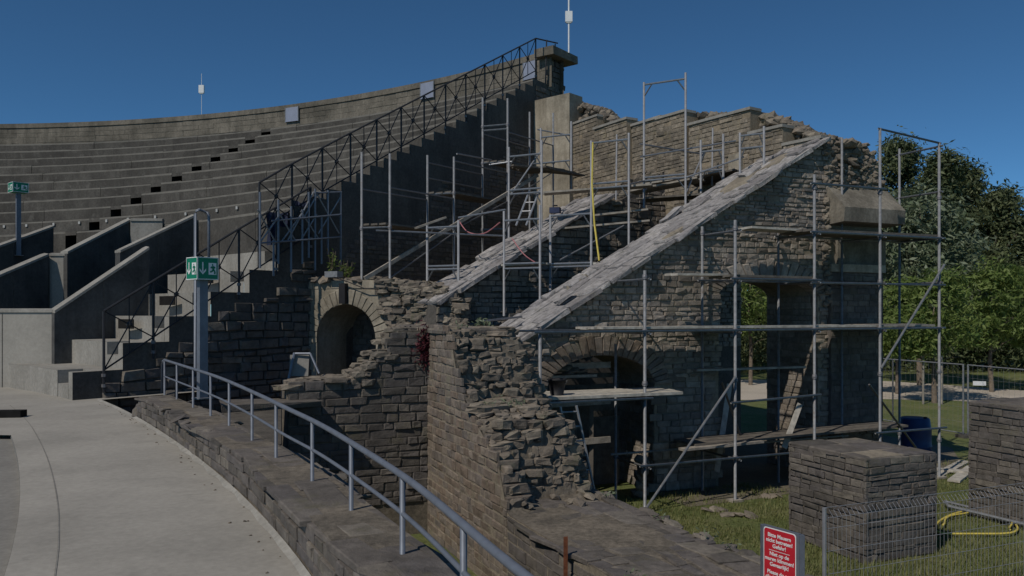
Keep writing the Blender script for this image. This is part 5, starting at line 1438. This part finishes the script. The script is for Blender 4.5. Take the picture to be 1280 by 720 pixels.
def pine(px, Y, ytop, w_, label):
    h = (HY - ytop) / F * Y + H
    lob = []
    n_ = 11
    for i in range(n_):
        k = i / (n_ - 1); z = h * (.12 + .86 * k); rad = w_ * (1 - .72 * k ** 2.2) * rnd.uniform(.75, 1.1)
        a = rnd.uniform(0, 6.28); lob.append(((math.cos(a) * rad * .4, math.sin(a) * rad * .4, z), rad, h * .09))
    lob.append(((0, 0, h * .97), .5, .8))
    lob.append(((0, 0, h * .5), w_ * .55, h * .4))
    tree('pine_tree', px, Y, h, lob, 44, .2, .85, 50, 'pine', label, 'dark pines behind the lawn', .3, 10, w_ * .7)
pine(1075, 62, 214, 3.6, 'dark pine rising just right of the ruined buttress crest')
pine(1128, 64, 187, 4.0, 'tallest dark pine with pointed top inside the scaffold end frame')
pine(1172, 60, 208, 4.0, 'dark pine right of the scaffold end, tops the tree line')
pine(1206, 63, 224, 3.8, 'dark pine with notched top between two others on the right')
pine(1243, 60, 250, 4.2, 'dark broad pine near the right picture edge')
pine(1290, 62, 284, 4.2, 'dark pine cut by the right picture edge')
pine(1020, 66, 240, 4.0, 'dark pine hidden behind the buttress, seen through the right arch')
pine(945, 60, 270, 4.4, 'dark pine farther left behind the buttress and arch')
tree('broadleaf_tree', 1150, 46, 12, [((-1.6, 0, 7.6), 2.4, 2.0), ((1.2, 0, 7.2), 2.4, 2.1), ((0, 0, 9.6), 2.2, 1.7), ((-.5, -.5, 5.6), 2.4, 1.8), ((2.0, 0, 5.6), 1.8, 1.5), ((-2.0, 0, 9.6), 1.4, 1.3)], 110, .19, .6, 26, 'leaf', 'pale green broad leaved tree directly behind the scaffold end', 'leafy trees on the lawn', .14, 9, 2.4)
for px, Y, sc, lab in ((1168, 37, 1.0, 'bright young tree tied between stakes behind the blue barrel'), (1240, 42, 1.12, 'bright young tree with forked trunk near the right edge'), (1122, 41, .95, 'bright green young tree beside the pilaster of the buttress'), (1290, 44, 1.1, 'bright young tree cut by the right picture edge'), (938, 46, 1.35, 'bright leafy tree seen through the right arch of the buttress'), (905, 50, 1.5, 'tall leafy tree behind the left jamb of the right arch')):
    tree('young_tree', px, Y, 5.2 * sc, [((-1.0 * sc, 0, 3.5 * sc), 1.3 * sc, .9 * sc), ((.9 * sc, 0, 3.4 * sc), 1.35 * sc, .9 * sc), ((0, 0, 4.7 * sc), 1.4 * sc, 1.0 * sc), ((.5, .3, 5.5 * sc), .9 * sc, .7 * sc), ((-.8, 0, 2.6 * sc), .9, .5)], 62, .15, .45, 18, 'leaf_bright', lab, 'leafy trees on the lawn', .1, 9, 1.3)
hd = thing('dark_hedge', V3(((1180 - HX) / F * 57, 57, G)), 'long dark hedge of undergrowth below the pines', 'hedge')
mb = MB()
for i in range(260):
    px = rnd.uniform(860, 1340); Y = 57 + jit(2.5); c = V3(((px - HX) / F * Y, Y, G + rnd.uniform(.1, 3.4)))
    tn = rnd.random() * .6
    for j in range(40): leaf_quad(mb, c + V3((rnd.gauss(0, .8), rnd.gauss(0, .6), rnd.gauss(0, .5))), .22, None, min(1, tn + rnd.uniform(0, .3)))
mb.build('foliage', M['pine'], hd)
for px, lab in ((1154, 'left wooden stake beside the young tree trunk'), (1177, 'right wooden stake beside the young tree trunk')):
    p_ = V3(((px - HX) / F * 36.5, 36.5, G)); mb = MB(); tube(mb, [p_, p_ + V3((0, 0, 2.2))], .05, 6); tag(mb.build('tree_stake', M['wood']), lab, 'stake', 'wooden tree stakes')
def weed(name, base, label, n_, h, mat, cat='plant', leaf=.06, spread=.2):
    t = thing(name, base, label, cat); mb = MB(); m2 = MB()
    for i in range(n_):
        e_ = base + V3((jit(spread), jit(spread), h * rnd.uniform(.5, 1)))
        tube(mb, [base + V3((jit(.08), jit(.08), 0)), e_], .008, 4)
        for j in range(10): leaf_quad(m2, base.lerp(e_, rnd.uniform(.3, 1)) + V3((jit(.07), jit(.07), jit(.05))), leaf)
    mb.build('stems', M['bark'], t); m2.build('leaves', M[mat], t)
weed('weed_plant', pg.p(.55, .85, -.3), 'tall green weed growing on the gateway top left of the lamp', 12, .95, 'leaf_bright', spread=.14)
weed('weed_plant', pg.p(1.0, .85, -.4), 'bushy green weed on the gateway top beside the lamp', 12, .6, 'leaf_bright', spread=.22)
weed('weed_plant', tpt(4.6, 1.3, -.4), 'small grass tuft plant on the ruined wall by the main coping', 10, .3, 'leaf', spread=.2)
cr_ = thing('red_creeper', tpt(3.95, 0, -1), 'red leaved creeper hanging at the corner of the ruined wall', 'plant')
mb = MB()
for i in range(520):
    px, py = 530 + rnd.gauss(0, 5.5), 434 + rnd.gauss(0, 11)
    t = pd.t(px); z = (HY - py) / F * (pd.o + pd.d * t).y
    if t < 0.02: t = .02
    leaf_quad(mb, pd.p(t, z, .06 + rnd.uniform(0, .1)), .05)
mb.build('leaves', M['leaf_red'], cr_)
mb = MB(); tube(mb, [pd.p(.1, -.3, .05), pd.p(.14, -.7, .06), pd.p(.08, -1.1, .05)], .012, 4); mb.build('stem', M['bark'], cr_)

# grass of the near lawn (stuff)
mb = MB()
def in_block(x, y):
    for b_, a, c in ((bl1, 1.62, 1.76), (bl2, 1.7, 1.7)):
        r_ = V3((x - b_.x, y - b_.y, 0)); u, v = r_.dot(U), r_.dot(VV)
        if -.05 < u < a + .05 and -.05 < v < c + .05: return True
    return False
cnt = 0
while cnt < 52000:
    Y = 8.5 + 17 * rnd.random() ** 1.3; px = rnd.uniform(640, 1330); X = (px - HX) / F * Y
    r_ = V3((X - TA.x, Y - TA.y, 0)); u, v = r_.dot(U), r_.dot(VV)
    if u < TW + .05: continue
    if in_block(X, Y): continue
    wv = (V3((X, Y, 0)) - pw.o); dist = wv.dot(pw.n)
    nz = noise.noise(V3((X * .8, Y * .8, 3))) 
    if dist < .1: continue
    if dist < 1.6 and rnd.random() > .5 + nz: continue
    if nz < -.25 and rnd.random() < .6: continue
    cnt += 1
    h = rnd.uniform(.03, .1) * (1 + .6 * nz) * (1.5 if rnd.random() < .06 else 1); a = rnd.uniform(0, 6.28); l_ = V3((math.cos(a), math.sin(a), 0)) * h * rnd.uniform(.1, .7)
    wd = rnd.uniform(.006, .012); s_ = V3((-math.sin(a), math.cos(a), 0)) * wd; b_ = V3((X, Y, G))
    mb.add([b_ - s_, b_ + s_, b_ + l_ + V3((0, 0, h))], [(0, 1, 2)], min(1, max(0, .5 + nz * .6 + jit(.35))))
tag(mb.build('grass', M['grass']), 'short uneven green grass with dry patches', 'grass', kind='stuff')
